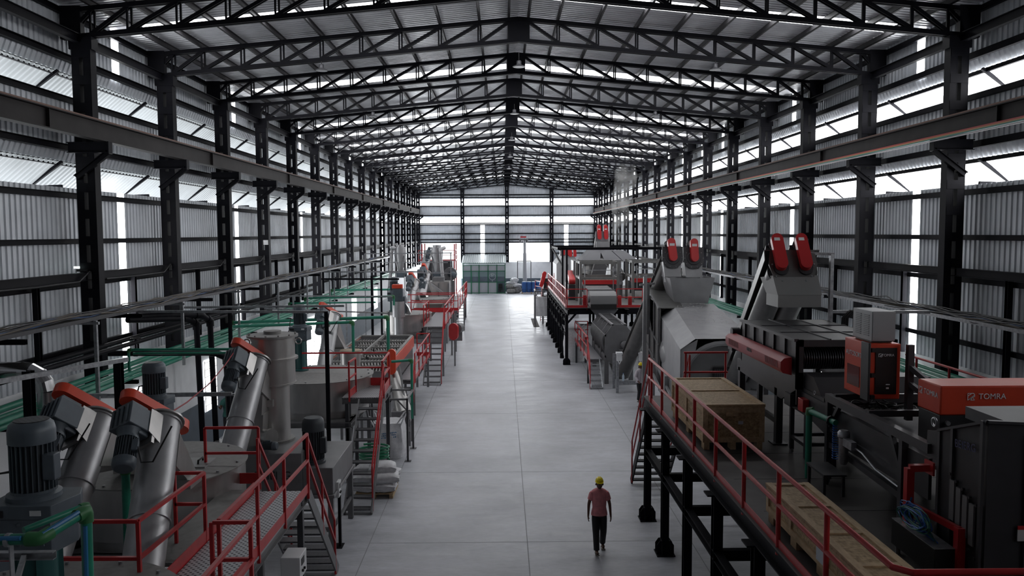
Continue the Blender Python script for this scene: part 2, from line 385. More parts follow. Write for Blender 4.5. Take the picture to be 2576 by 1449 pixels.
# girts, tie beams, eave beams
gn = 0
for side, X, s in (('left', SL, -1), ('right', SR, 1)):
    for z, w_, h, off, nm in ((4.25, .1, .12, .07, 'low'), (5.86, .1, .13, .07, 'lower middle'), (6.94, .1, .13, .07, 'upper middle'), (8.08, .1, .14, .07, 'lower louver sill'), (9.25, .12, .16, .08, 'lower louver head'), (8.87, .08, .1, -.1, 'lower canopy'),
                              (10.44, .1, .14, .07, 'upper louver sill'), (11.46, .12, .16, .08, 'upper louver head'), (11.06, .08, .1, -.1, 'upper canopy'), (12.55, .1, .14, .07, 'eave')):
        x = X-s*off
        o = MB().chan((x, YN, z), (x, YF-.1, z), w_, h, .012).out('wall_girt', BLACK)
        tag(o, 'black horizontal %s girt along the %s wall sheeting' % (nm, side), 'girt')
    xt = (XL-.3) if s < 0 else (XR+.3)
    for z, h, nm in ((6.08, .2, 'tie beam with cables at mid height'), (11.86, .22, 'eave tie beam at the column tops')):
        o = MB().ibeam((xt, YN, z), (xt, YF-.3, z), .14, h, .015).out('tie_beam', BLACK)
        tag(o, 'black steel %s along the %s wall' % (nm, side), 'beam')
    for k, y in enumerate(YC[3:13]):
        x = X-s*.2; yb = y+3.0
        o = MB().ibeam((x, yb, 3.6), (x, yb, 6.0), .12, .12, .015, (0, 1, 0)).out('wall_post', BLACK)
        tag(o, 'short black wall post under the mid height beam, %s bay of the %s wall' % (ORD[k], side), 'post', 'short wall posts')
    # canopy brackets, one triangle per column and opening
    for zz, nm in ((8.27, 'lower'), (10.47, 'upper')):
        for k, y in enumerate(YC[3:17]):
            m = MB(); yq = y-.16
            m.bar((X, yq, zz+.03), (X+s*.85, yq, zz-.0), .07, .07); m.bar((X+s*.8, yq, zz+.03), (X-s*.02, yq, zz+.62), .08, .07)
            tag(m.out('canopy_bracket', BLACK), 'black triangular bracket of the %s canopy beside the %s %s column' % (nm, ORD[k], side), 'bracket', 'canopy brackets')
FZ = (4.65, 5.98, 6.35, 7.05, 8.15, 8.3, 9.25, 10.4, 11.4, 11.75)
for z in (4.65, 5.98, 6.35, 7.05, 8.15, 8.3, 9.25, 10.4, 11.4, 11.75):
    segs = [(SL, SR)]
    if z < 5.9: segs = [(SL, -9.9), (-5.05, .72), (5.7, SR)]
    for a, b in segs:
        o = MB().chan((a, YF-.1, z), (b, YF-.1, z), .1, .13, .012).out('wall_girt', BLACK)
        tag(o, 'black girt on the far end wall, %s from the floor%s' % (ORD[FZ.index(z)], '' if len(segs) == 1 else [', left of the door', ', middle bay', ', right bay'][segs.index((a, b))]), 'girt')
# purlins
for s, nm in ((-1, 'left'), (1, 'right')):
    for i in range(10):
        d = .3 if i == 0 else 1.2*i if i < 9 else 10.5
        x = XC+s*d
        o = MB().chan((x, YN, rz(x)-.09), (x, YF, rz(x)-.09), .07, .15, .01).out('roof_purlin', PURL)
        tag(o, '%s steel roof purlin from the ridge on the %s slope' % (ORD[i], nm), 'purlin', 'roof purlins')
# trusses
def make_truss(y, label):
    t = thing('roof_truss', label, 'roof truss', (XC, y, 11.94), 0, 'roof trusses')
    zt = lambda d: 13.60-.0955*d
    zb = lambda d: 12.96-.0955*d
    for s in (-1, 1):
        for nm, f in (('top_chord', zt), ('bottom_chord', zb)):
            m = MB()
            for dy in (-.06, .06): m.bar((XC, y+dy, f(0)), (XC+s*11.1, y+dy, f(11.1)), .07, .115)
            m.bar((XC, y, f(0)+.04), (XC+s*11.1, y, f(11.1)+.04), .16, .012)
            m.out(nm, BLACK, t)
        nodes = [0]+[1.2*i for i in range(1, 9)]+[10.5, 11.1]
        for i in range(1, len(nodes)):
            d = nodes[i]
            m = MB(); wv = .045
            for dy in (-.037, .037): m.bar((XC+s*d+dy*1.0, y+dy, zb(d)), (XC+s*d+dy*1.0, y+dy, zt(d)), wv, wv, (0, 1, 0))
            m.out('vertical_strut', BLACK, t)
            a = nodes[i-1] if i > 1 else .25
            m = MB()
            for dy in (-.03, .03): m.bar((XC+s*d, y+dy*1.6, zb(d)+.05), (XC+s*a, y+dy*1.6, zt(a)-.03), .035, .085)
            m.out('diagonal_strut', BLACK, t)
        MB().box(*sorted((XC+s*10.75, XC+s*11.25)), y-.1, y+.1, zb(11)-.05, zt(11)+.1).out('end_plate', BLACK, t)
    MB().box(XC-.33, XC+.33, y-.07, y+.07, 12.93, 13.62).out('ridge_plate', BLACK, t)
    return t
t0 = None
for k, y in enumerate(YC[2:]):
    lab = '%s black lattice roof truss from the camera' % ORD[k]
    if t0 is None: t0 = make_truss(y, lab)
    else: dup(t0, (XC, y, 11.94), lab)
# high bay lamps
lamp = None
for k, kk in enumerate((2, 4, 6, 8, 10)):
    y = Y0+BAY*(kk-1)
    for d, nm in ((-6, 'left'), (0, 'ridge'), (6, 'right')):
        x = XC+d; zl = 12.05 if d else 12.15
        lab = 'round grey high bay lamp hanging from a truss, %s row, %s from the camera' % (nm, ORD[k])
        if lamp is None:
            lamp = thing('high_bay_lamp', lab, 'lamp', (x, y-.08, zl), 0, 'high bay lamps')
            MB().cyl((x, y-.08, zl+.16), (x, y-.08, zl+.42), .012, n=8).out('hanger', BLK, lamp)
            MB().lathe(x, y-.08, [(.06, zl+.19), (.075, zl+.17), (.075, zl+.06), (.19, zl+.02), (.19, zl)], 20).out('housing', mat('lamp_grey', (.10, .10, .11), .4, .4), lamp)
            MB().lathe(x, y-.08, [(.17, zl-.004), (.17, zl-.002)], 20).out('lens', WHITE, lamp)
        else: dup(lamp, (x, y-.08, zl), lab)

# ================================================================ MACHINE KIT
def dots_mat(name, col, hole, pitch, r, rough=.45, metal=.5, diag=True):
    m = mat(name, col, rough, metal); n = m.node_tree.nodes; l = m.node_tree.links; b = n['Principled BSDF']
    tc = n.new('ShaderNodeTexCoord'); mp = n.new('ShaderNodeMapping'); mp.inputs['Scale'].default_value = (1/pitch[0], 1/pitch[1], 0)
    if diag: mp.inputs['Rotation'].default_value = (0, 0, math.radians(45))
    fr = n.new('ShaderNodeVectorMath'); fr.operation = 'FRACTION'; su = n.new('ShaderNodeVectorMath'); su.operation = 'SUBTRACT'; su.inputs[1].default_value = (.5, .5, 0)
    le = n.new('ShaderNodeVectorMath'); le.operation = 'LENGTH'; lt = n.new('ShaderNodeMath'); lt.operation = 'LESS_THAN'; lt.inputs[1].default_value = r
    mx = n.new('ShaderNodeMix'); mx.data_type = 'RGBA'; mx.inputs[6].default_value = tuple(col)+(1,); mx.inputs[7].default_value = tuple(hole)+(1,)
    l.new(tc.outputs['Object'], mp.inputs[0]); l.new(mp.outputs[0], fr.inputs[0]); l.new(fr.outputs[0], su.inputs[0]); l.new(su.outputs[0], le.inputs[0]); l.new(le.outputs['Value'], lt.inputs[0])
    l.new(lt.outputs[0], mx.inputs[0]); l.new(mx.outputs[2], b.inputs['Base Color'])
    return m
PERF = dots_mat('perforated_plate', (.36, .37, .39), (.03, .03, .035), (.07, .07), .27)
GRATE = dots_mat('bar_grating', (.30, .30, .32), (.05, .05, .055), (.05, .12), .36, diag=False)
MESHM = dots_mat('dark_mesh_plate', (.055, .055, .06), (.008, .008, .009), (.05, .05), .3, metal=.2)
def norm(a): return V(a).normalized()
def stadium(p, q, ax, w, t, n=10):
    """slab with round ends from p to q, thickness t along ax"""
    p = V(p); q = V(q); ax = norm(ax); d = (q-p).normalized(); s = ax.cross(d).normalized()*w/2; dd = d*w/2
    pts = []
    for i in range(n+1):
        a = math.pi*i/n; pts.append(q+s*math.cos(a)+dd*math.sin(a))
    for i in range(n+1):
        a = math.pi*i/n; pts.append(p-s*math.cos(a)-dd*math.sin(a))
    return [x-ax*t/2 for x in pts], ax*t
def motor_body(t, p, ax, r, L, side, fan=True, mat_=None, nm='motor'):
    """finned motor from p along ax, terminal box on the given side"""
    p = V(p); ax = norm(ax); mat_ = mat_ or MOTOR; side = norm(side)
    m = MB(); m.mt(MOTORD).prof(p, p+ax*L*.72, [(0, r*.86), (1, r*.86)], 24)
    u = ax.cross(V((0, 0, 1)) if abs(ax.z) < .9 else V((1, 0, 0))).normalized(); v = ax.cross(u)
    m.mt(mat_)
    for i in range(26):
        a = 2*math.pi*i/26; d = u*math.cos(a)+v*math.sin(a)
        m.bar(p+d*r*.92, p+d*r*.92+ax*L*.7, r*.035, r*.2, d)
    m.prof(p-ax*L*.02, p+ax*L*.05, [(0, r*1.02), (1, r*1.02)], 24)
    m.out(nm, None, t)
    if fan: MB().prof(p+ax*L*.70, p+ax*L, [(0, r*1.06), (.55, r*1.06), (.85, r*.98), (1, r*.8)], 28).out('fan_cover', mat_, t)
    MB().cbox(p+ax*L*.38+side*r*1.12, (r*.6, r*.6, L*.36), ax.to_track_quat('Z', 'Y').to_matrix()).out('terminal_box', mat_, t, .01)
def gear_unit(t, o, ax, nr, s, gc=None):
    """helical gear motor lying parallel to a tube: o = centre of the gearbox, ax up the tube, nr away from it"""
    o = V(o); ax = norm(ax); nr = norm(nr); side = ax.cross(nr).normalized()
    Rm = Matrix((side, nr, ax)).transposed()
    m = MB(); m.cbox(o, (.44*s, .42*s, .40*s), Rm); m.cbox(o+ax*.22*s, (.34*s, .34*s, .1*s), Rm); m.cbox(o-nr*.14*s-ax*.02*s, (.34*s, .2*s, .5*s), Rm)
    for k in (-.15, -.05, .05, .15): m.cbox(o+nr*.22*s+side*k*s, (.03*s, .04*s, .34*s), Rm)
    m.out('gearbox', MOTOR, t, .02*s)
    MB().prof(o-ax*.2*s, o-ax*.34*s, [(0, .2*s), (.6, .15*s), (1, .15*s)], 20).out('coupling_flange', MOTOR, t)
    motor_body(t, o-ax*.34*s, -ax, .17*s, .56*s, side)
def screw_conveyor(label, base, top, r, nr, s=1., gl=.75, gm=None, m=None, chute=None, gear=True, group=None, gw=.3, cat='screw conveyor'):
    base = V(base); top = V(top); ax = (top-base).normalized(); nr = V(nr); nr = (nr-ax*nr.dot(ax)).normalized(); side = ax.cross(nr).normalized()
    t = thing('screw_conveyor', label, cat, tuple(base), 0, group)
    M = MB(); M.prof(base, top, [(0, r), (1, r)], 32)
    for k in (.0, .5, .985): M.prof(base+(top-base)*k, base+(top-base)*k+ax*.03, [(0, r*1.07), (1, r*1.07)], 32)
    M.out('tube', m or TUBE, t)
    Rm = Matrix((side, nr, ax)).transposed()
    E = MB(); E.prof(top+ax*.0, top+ax*.03, [(0, r*1.2), (1, r*1.2)], 28); E.cbox(top+nr*r*1.1-ax*.36*s, (r*1.5, .05, .62*s), Rm)
    for k in (-1, 1): E.prism([top-ax*.62*s+side*k*r*.7+nr*r*.6, top-ax*.06*s+side*k*r*.7+nr*r*.6, top-ax*.06*s+side*k*r*.7+nr*(r+.14*s), top-ax*.5*s+side*k*r*.7+nr*(r+.14*s)], side*.02)
    E.prof(top+ax*.03, top+ax*.07, [(0, r*.5), (1, r*.45)], 20)
    E.out('drive_bracket', STEEL if m is None else m, t)
    go = top+nr*(r+.32*s)-ax*.3*s
    if gear: gear_unit(t, go, ax, nr, s)
    P, vec = stadium(top+ax*.13*s+nr*(r+.42*s), top+ax*.13*s+nr*(r+.42*s-gl), ax, gw*s, .17*s)
    MB().prism(P, vec).out('belt_guard', gm or ORANGE, t)
    if chute:
        c = V(chute); C = MB(); q = top-ax*.55*s-nr*r*.6
        a = [q+side*r*.85+ax*.3*s, q-side*r*.85+ax*.3*s, q-side*r*.85-ax*.35*s, q+side*r*.85-ax*.35*s]
        w = r*.75; b = [c+V((w, w, 0)), c+V((-w, w, 0)), c+V((-w, -w, 0)), c+V((w, -w, 0))]
        C.hexa(a, b); C.box(c.x-w*1.35, c.x+w*1.35, c.y-w*1.35, c.y+w*1.35, c.z-.14, c.z+.02)
        C.out('discharge_chute', STEEL if m is None else m, t)
    if gear:
        cb = MB(); k0 = go-ax*.6*s+side*.25*s; cb.tube([k0, k0-ax*.2*s+side*.1*s+V((0, 0, -.1)), k0-ax*.3*s+side*.35*s+V((0, 0, -.1)), k0+side*.7*s+V((0, 0, .05))], .012, 6)
        cb.out('motor_cable', BLK, t)
    return t
def agitator(label, x, y, z, s, ped=.0, cat='agitator drive', rot=0., top_r=.22):
    t = thing('agitator_drive', label, cat, (x, y, z), rot)
    if ped:
        m = MB(); m.lathe(x, y, [(.30*s, z), (.30*s, z+.04), (.2*s, z+.05), (.2*s, z+ped-.06), (.27*s, z+ped-.04), (.27*s, z+ped)], 28)
        for k in range(4):
            a = k*math.pi/2+.6; m.bar((x+.22*s*math.cos(a), y+.22*s*math.sin(a), z+.04), (x+.22*s*math.cos(a), y+.22*s*math.sin(a), z+ped-.03), .06*s, .05*s, (math.cos(a), math.sin(a), 0))
        m.out('pedestal', TEAL, t)
    z += ped
    g = MB(); w, d, h = .33*s, .30*s, .5*s
    g.prism([(x-w, y-d, z), (x+w, y-d, z), (x+w*1.25, y+d*.3, z), (x+w, y+d, z), (x-w, y+d, z)], (0, 0, h*.75))
    g.prism([(x-w*1.06, y-d*1.06, z+h*.75), (x+w*1.06, y-d*1.06, z+h*.75), (x+w*1.36, y+d*.3, z+h*.75), (x+w*1.06, y+d*1.06, z+h*.75), (x-w*1.06, y+d*1.06, z+h*.75)], (0, 0, h*.3))
    for i in range(3):
        for k in range(3): g.cyl((x-w*.75+i*w*.75, y-d-.015*s, z+.1*s+k*.11*s), (x-w*.75+i*w*.75, y-d, z+.1*s+k*.11*s), .02*s, n=8)
    gb = g.out('gearbox', MOTOR, t, .012)
    MB().box(x-w*.95, x-w*.45, y-d*1.085, y-d*1.06, z+h*.8, z+h*.95).out('type_plate', BLK, gb)
    MB().box(x+w*.4, x+w*.75, y-d*1.085, y-d*1.06, z+h*.84, z+h*.95).out('label_plate', WHITE, gb)
    z += h*1.05
    MB().lathe(x, y, [(.27*s, z), (.27*s, z+.05*s), (.2*s, z+.08*s)], 28).out('flange', MOTOR, t)
    motor_body(t, (x, y, z+.06*s), (0, 0, 1), top_r*s, .78*s, (1, -.3, 0))
    MB().lathe(x, y, [(top_r*s*.78, z+.842*s), (top_r*s*.78, z+.848*s)], 20).out('fan_grille', MESHM, t)
    MB().tube([(x-.2*s, y-.1*s, z+.3*s), (x-.32*s, y-.1*s, z+.28*s), (x-.36*s, y-.12*s, z+.1*s), (x-.3*s, y-.14*s, z-.5*s)], .014, 6).out('motor_cable', BLK, t)
    return t
def round_tank(label, x, y, z0, z1, r, frame_z=None, hatch=None, bolts=14, cat='tank', legs=None):
    t = thing('wash_tank', label, cat, (x, y, 0 if legs else z0))
    m = MB(); m.lathe(x, y, [(r*.93, z0-.22), (r*.93, z0), (r, z0), (r, z1-.05), (r*1.012, z1-.05), (r*1.012, z1-.02)], 64); m.out('shell', STEEL, t, 0, 30)
    b = MB().lathe(x, y, [(r*1.03, z1-.02), (r*1.03, z1), (.05, z1+.03)], 64); b.mt(LIDM); b.m = [0]*len(b.f); b.mt(GALV)
    for k in range(bolts):
        a = 2*math.pi*k/bolts; b.cyl((x+r*.95*math.cos(a), y+r*.95*math.sin(a), z1), (x+r*.95*math.cos(a), y+r*.95*math.sin(a), z1+.035), .025, n=8)
    b.out('lid', None, t, 0, 20)
    for k in range(4):
        a = math.pi/4+k*math.pi/2; c = V((x+r*.98*math.cos(a), y+r*.98*math.sin(a), z0-.22))
        f = MB(); u = V((math.cos(a), math.sin(a), 0)); f.bar(c, c+V((0, 0, .4)), .1, .12, u); f.box(c.x-.14, c.x+.14, c.y-.14, c.y+.14, c.z-.03, c.z+.0); f.out('support_foot', FRAME, t)
    if hatch:
        hx, hy, w, d = hatch
        h = MB().box(hx-w, hx+w, hy-d, hy+d, z1+.012, z1+.04).out('hatch', mat('hatch_plate', (.30, .30, .30), .5, .4), t)
        MB().tube([(hx+w*.45, hy-d*.4, z1+.04), (hx+w*.45, hy-d*.35, z1+.1), (hx+w*.45, hy+d*.35, z1+.1), (hx+w*.45, hy+d*.4, z1+.04)], .018, 8).out('handle', BLK, h)
        hg = MB()
        for k in (-.6, .6): hg.box(hx-w*1.08, hx-w*.8, hy+k*d-.03, hy+k*d+.03, z1+.03, z1+.055)
        hg.out('hinges', BLK, h)
    if legs:
        a, yl, zt = legs     # half size x, y and frame top
        L = MB()
        for s in (-1, 1):
            L.chan((x-a, y+s*yl, zt-.08), (x+a, y+s*yl, zt-.08), .1, .16, .015); L.chan((x+s*a, y-yl, zt-.08), (x+s*a, y+yl, zt-.08), .1, .16, .015)
        L.box(x-a, x+a, y-yl, y+yl, zt-.01, zt); L.out('frame_top', GREYP, t)
        for sx in (-1, 1):
            for sy in (-1, 1):
                c = V((x+sx*(a-.06), y+sy*(yl-.06), 0)); MB().bar(c, c+V((0, 0, zt-.16)), .12, .12).out('leg', GREYP, t)
                g = MB(); g.bar(c+V((0, 0, zt-.8)), c+V((0, -sy*.6, zt-.15)), .06, .06); g.out('brace', GREYP, t)
    return t
def railing(label, pts, z, h=1.02, posts=None, toe=.14, mid=True, m=None, w=.045, rnd=False, cat='railing', group=None, nm='guard_railing', ends=True, tw=None):
    """pts: plan points (x, y) of the rail line; posts: list of plan points"""
    m = m or RED; P = [V((p[0], p[1], z)) for p in pts]; posts = [V((p[0], p[1], z)) for p in (posts or pts)]
    t = thing(nm, label, cat, tuple(posts[0]), 0, group)
    def rail(zz, name):
        M = MB()
        if rnd: M.tube([p+V((0, 0, zz)) for p in P], w/2, 10)
        else:
            for a, b in zip(P, P[1:]): M.bar(a+V((0, 0, zz)), b+V((0, 0, zz)), w, w)
        M.out(name, m, t)
    rail(h, 'top_rail')
    if mid: rail(h*.55, 'mid_rail')
    if toe:
        M = MB()
        for a, b in zip(P, P[1:]): M.bar(a+V((0, 0, toe/2)), b+V((0, 0, toe/2)), .012, toe)
        M.out('toe_board', m, t)
    for p in posts:
        (MB().cyl(p-V((0, 0, .1)), p+V((0, 0, h)), w/2, n=10) if rnd else MB().bar(p-V((0, 0, .12)), p+V((0, 0, h)), w, w)).out('post', m, t)
    return t
def staircase(label, x0, x1, yt, zt, yb, n, zb=0, m=None, tm=None, hand=(), hh=.95, hm=None, cat='staircase', treadw=.24, holes=True, foot=True, rnd=False, group=None):
    m = m or GREYP; tm = tm or mat('grip_strut_tread', (.14, .14, .15), .45, .6, .1, 20)
    t = thing('steel_staircase', label, cat, ((x0+x1)/2, yb, zb), 0, group)
    for x in (x0, x1): MB().bar((x, yt, zt-.08), (x, yb, zb+.02), .035, .22).out('stringer', m, t)
    dy = (yb-yt)/(n+.5)
    for i in range(n):
        f = (i+1)/(n+.6); z = zt+(zb-zt)*f; y = yt+(yb-yt)*f
        T = MB(); T.box(x0+.02, x1-.02, y-treadw/2, y+treadw/2, z-.035, z)
        if holes:
            k = x0+.08
            T.mt(tm)
            while k < x1-.1:
                T.bar((k, y-treadw/2-.004, z-.03), (k+.05, y-treadw/2-.004, z+.004), .015, .008); k += .12
        T.mats = T.mats or [tm]
        T.out('tread', tm, t)
    hm = hm or RED
    for x in hand:
        H = MB(); up = V((0, 0, hh)); a = V((x, yt, zt)); b = V((x, yb+(yt-yb)*.09, zb+(zt-zb)*.09))
        for k in (1., .52):
            if rnd: H.tube([a+up*k, b+up*k], .022, 8)
            else: H.bar(a+up*k, b+up*k, .04, .04)
        H.out('handrail', hm, t)
        for f in (.0, .5, 1.):
            p = a+(b-a)*f; (MB().bar(p+V((0, 0, -.1 if f < 1 else -.2)), p+up, .038, .038)).out('handrail_post', hm, t)
    return t
def walkway(label, x0, x1, y0, y1, z, legs=(), m=None, dm=None, em=None, cat='walkway', beam=.16, lw=.1):
    t = thing('walkway_platform', label, cat, ((x0+x1)/2, (y0+y1)/2, 0 if legs else z-.2))
    MB().box(x0, x1, y0, y1, z-.03, z).out('deck_plate', dm or PERF, t)
    E = MB(); em = em or GREYP
    for x in (x0+.03, x1-.03): E.chan((x, y0, z-.03-beam/2), (x, y1, z-.03-beam/2), .06, beam, .012)
    for y in (y0+.03, (y0+y1)/2, y1-.03): E.chan((x0, y, z-.03-beam/2), (x1, y, z-.03-beam/2), .05, beam*.8, .012)
    E.out('edge_beams', em, t)
    for x, y in legs: MB().bar((x, y, 0), (x, y, z-.03-beam*.5), lw, lw).out('leg', m or FRAME, t)
    return t
# ================================================================ LEFT LINE, NEAR TO FAR
agitator('large blue grey vertical motor on a teal pedestal at the bottom left, nearest agitator drive', -5.2, 8.7, 2.93, 1.02, .75)
round_tank('round steel tank cut off by the bottom edge, nearest tank', -5.25, 8.5, 1.9, 2.9, 1.6, hatch=(-4.55, 9.2, .3, .28), legs=(1.5, 1.5, 1.68))
round_tank('large dull steel round tank with a hatch beside the near perforated walkway', -6.4, 14.6, 1.95, 2.87, 1.52, hatch=(-5.75, 14.5, .34, .3), legs=(1.45, 1.45, 1.73))
agitator('blue grey vertical motor and gearbox on the lid of the second tank from the camera', -6.55, 14.85, 2.9, .78, .75, top_r=.25)
screw_conveyor('inclined steel tube conveyor at far left with an orange guard beside the nearest motor', (-6.45, 11.0, 2.45), (-6.62, 12.9, 4.1), .27, (-.5, -.4, .68), 1.0, 1.05, chute=(-6.5, 13.9, 3.1))
screw_conveyor('inclined steel tube conveyor with an orange guard rising in front of the large hatched tank', (-4.62, 9.6, 2.0), (-5.2, 12.0, 4.25), .27, (-.45, -.45, .68), .88, 1.0, chute=(-5.5, 13.35, 3.0))
screw_conveyor('inclined steel tube conveyor with an orange guard leaning on the tall flanged cylinder', (-5.72, 15.9, 1.9), (-5.58, 17.9, 4.25), .27, (-.45, -.45, .7), .85, .95, chute=(-5.55, 18.3, 3.3))
# vertical dewatering cylinder on its machine base
t = thing('vertical_dryer', 'tall flanged stainless steel cylinder with a bolted lid on a grey machine base', 'dewatering machine', (-5.3, 18.4, 0))
M = MB(); x, y = -5.38, 18.5
M.lathe(x, y, [(.36, 2.32), (.36, 3.62)], 40); M.out('lower_shell', STEEL, t)
M = MB(); M.lathe(x, y, [(.5, 3.62), (.52, 3.62), (.52, 3.66), (.5, 3.66), (.5, 4.2), (.57, 4.2), (.57, 4.25), (.5, 4.25), (.5, 4.72)], 40); M.out('upper_shell', STEEL, t)
M = MB().lathe(x, y, [(.58, 4.72), (.58, 4.77), (.2, 4.79), (.2, 4.86), (.05, 4.86)], 40)
for k in range(12): M.cyl((x+.53*math.cos(k*.5236), y+.53*math.sin(k*.5236), 4.77), (x+.53*math.cos(k*.5236), y+.53*math.sin(k*.5236), 4.8), .022, n=8)
M.out('lid', LIDM, t)
for a in (0.2, 3.3):
    c = V((x+.58*math.cos(a), y+.58*math.sin(a), 4.6)); MB().tube([c+V((0, 0, .07*math.cos(i*.6283)))+V((math.cos(a), math.sin(a), 0))*.07*math.sin(i*.6283) for i in range(11)], .018, 6).out('lifting_eye', STEEL, t)
MB().lathe(x, y, [(.46, 2.28), (.46, 2.33)], 32).out('base_flange', LIDM, t)
M = MB().box(-6.0, -4.45, 17.3, 19.6, 1.35, 2.28); M.box(-4.45, -3.78, 17.3, 19.6, 1.35, 1.95); M.box(-6.05, -3.74, 17.25, 19.65, 1.27, 1.35)
o = M.out('machine_base', GREYP, t, .015)
text('BEIERG', .26, (-5.1, 17.285, 1.78), RM((1, 0, 0), (0, 0, 1)), BLK, t, 'brand_lettering')
for a, b in ((-6.0, 17.35), (-3.84, 17.35), (-6.0, 19.55), (-3.84, 19.55)): MB().bar((a, b, 0), (a, b, 1.27), .12, .12).out('leg', GREYP, t)
M = MB(); M.box(-6.02, -3.8, 17.3, 17.4, .5, .58); M.box(-5.0, -4.9, 17.28, 17.3, 1.4, 1.9); M.box(-3.85, -3.8, 17.4, 19.5, .5, .58); M.out('cross_members', GREYP, t)
M = MB(); M.prism([(-5.95, 17.7, 2.35), (-5.45, 17.7, 2.35), (-5.4, 17.7, 3.05), (-5.95, 17.7, 3.05)], (0, .5, 0)); M.prism([(-5.98, 17.65, 3.05), (-5.42, 17.65, 3.05), (-5.38, 17.65, 3.6), (-5.75, 17.65, 3.42), (-5.98, 17.65, 3.5)], (0, .55, 0)); M.out('inlet_chute', STEEL, t)
M = MB(); M.prof((-5.45, 17.75, 2.55), (-5.2, 17.6, 2.55), [(0, .17), (.8, .17), (.8, .21), (1, .21)], 24); M.out('inlet_pipe', STEEL, t)
motor_body(t, (-5.35, 17.45, 2.42), (1, -.15, 0), .09, .34, (0, 0, 1), nm='inlet_motor')
m_ = thing('electric_motor', 'dark upright finned motor on the grey machine base behind the near stair top', 'motor', (-4.3, 17.75, 1.95))
MB().lathe(-4.3, 17.75, [(.27, 1.95), (.27, 2.0), (.2, 2.02)], 24).out('foot_flange', MOTORD, m_)
motor_body(m_, (-4.3, 17.75, 2.0), (0, 0, 1), .235, .98, (1, -.4, 0), mat_=MOTORD)
# near walkway P1
walkway('near perforated walkway with red edge at the bottom left', -4.45, -3.52, 6.5, 14.05, 2.5, [(-3.6, 11.0), (-4.4, 8), (-4.4, 13.6), (-3.6, 13.8)], em=GREYP)
railing('near red railing on the aisle side of the perforated walkway, stepping outward near the camera', [(-3.5, 14.0), (-3.55, 9.72)], 2.5, 1.05, [(-3.5, 14.0), (-3.52, 12.55), (-3.53, 11.2), (-3.55, 9.72)], .16)
railing('short red railing crossing outward in front of the white control box', [(-3.6, 9.66), (-3.12, 9.66), (-3.12, 7.2)], 2.5, 1.05, [(-3.62, 9.66), (-3.14, 9.66), (-3.12, 7.2)], 0)
railing('red railing between the near walkway and the large hatched tank', [(-4.92, 11.72), (-4.48, 11.72), (-4.55, 9.72), (-7.4, 9.75)], 2.5, 1.05, [(-4.92, 11.72), (-4.48, 11.72), (-4.55, 9.72)], .0)
tag(MB().bar((-4.47, 6.6, 2.58), (-4.47, 14.0, 2.58), .014, .2).out('toe_board', RED), 'red toe board along the tank side of the near perforated walkway', 'toe board')
tag(MB().box(-5.1, -4.45, 11.0, 14.2, 2.42, 2.48).out('floor_plate', LIDM), 'plain grey floor plate between the near walkway and the hatched tank', 'floor plate')
railing('red railing at the far end of the near walkway behind the hatched tank', [(-5.5, 14.5), (-4.52, 14.5)], 2.5, 1.05, [(-5.5, 14.5), (-4.52, 14.5)], .2)
staircase('near grey steel staircase going down away from the near walkway', -4.42, -3.52, 14.1, 2.5, 16.4, 10, 0, hand=(-4.42, -3.52))
# middle stairs and platform P2
walkway('small middle platform at the top of the open stairs', -4.55, -3.38, 22.2, 23.95, 2.5, [(-4.45, 23.8), (-3.5, 23.8), (-4.45, 22.4)], dm=GRATE)
staircase('long grey open staircase coming down toward the camera beside the pallet of sacks', -4.05, -3.36, 22.15, 2.5, 19.75, 10, 0, hand=(-3.36,), m=mat('weathered_stringer', (.15, .15, .155), .5, .5, .2, 4))
railing('short red railing on the tank side of the middle platform', [(-4.34, 22.2), (-4.3, 23.0)], 2.5, 1.0, None, .2)
railing('long red railing across the back of the middle platform', [(-6.1, 24.0), (-3.47, 24.0), (-3.42, 22.3)], 2.5, 1.0, [(-3.47, 24.0), (-3.43, 22.35)], .24)
# tank 2 and its drive
round_tank('round steel tank on a grey frame behind the tall cylinder', -5.65, 24.1, 1.98, 2.85, 1.62, bolts=16, legs=(1.3, 1.75, 1.76))
agitator('vertical motor on a tall teal gearbox pedestal above the framed steel tank', -6.3, 24.6, 2.88, .8, .95, top_r=.22)
screw_conveyor('steel tube conveyor with an orange guard behind the framed tank', (-5.95, 25.6, 2.0), (-5.85, 27.3, 4.3), .24, (-.45, -.45, .7), .8, .9, chute=(-5.7, 27.75, 3.1))
t = thing('inlet_drum', 'small upright steel drum with a tan lid between the tank and the paddle screen', 'drum', (-5.25, 27.2, 0))
MB().lathe(-5.25, 27.2, [(.34, 2.45), (.34, 3.05), (.36, 3.05), (.36, 3.09)], 28).out('upper_shell', STEEL, t)
MB().lathe(-5.25, 27.2, [(.46, 1.55), (.46, 2.4), (.48, 2.42), (.48, 2.46), (.34, 2.46)], 28).out('lower_shell', STEEL, t)
MB().lathe(-5.25, 27.2, [(.37, 3.09), (.37, 3.12)], 28).out('lid', mat('tan_lid', (.34, .27, .19), .6), t)
for s in (-1, 1):
    MB().bar((-5.25+s*.35, 27.2, 0), (-5.25+s*.35, 27.2, 1.6), .08, .08).out('leg', GREYP, t)
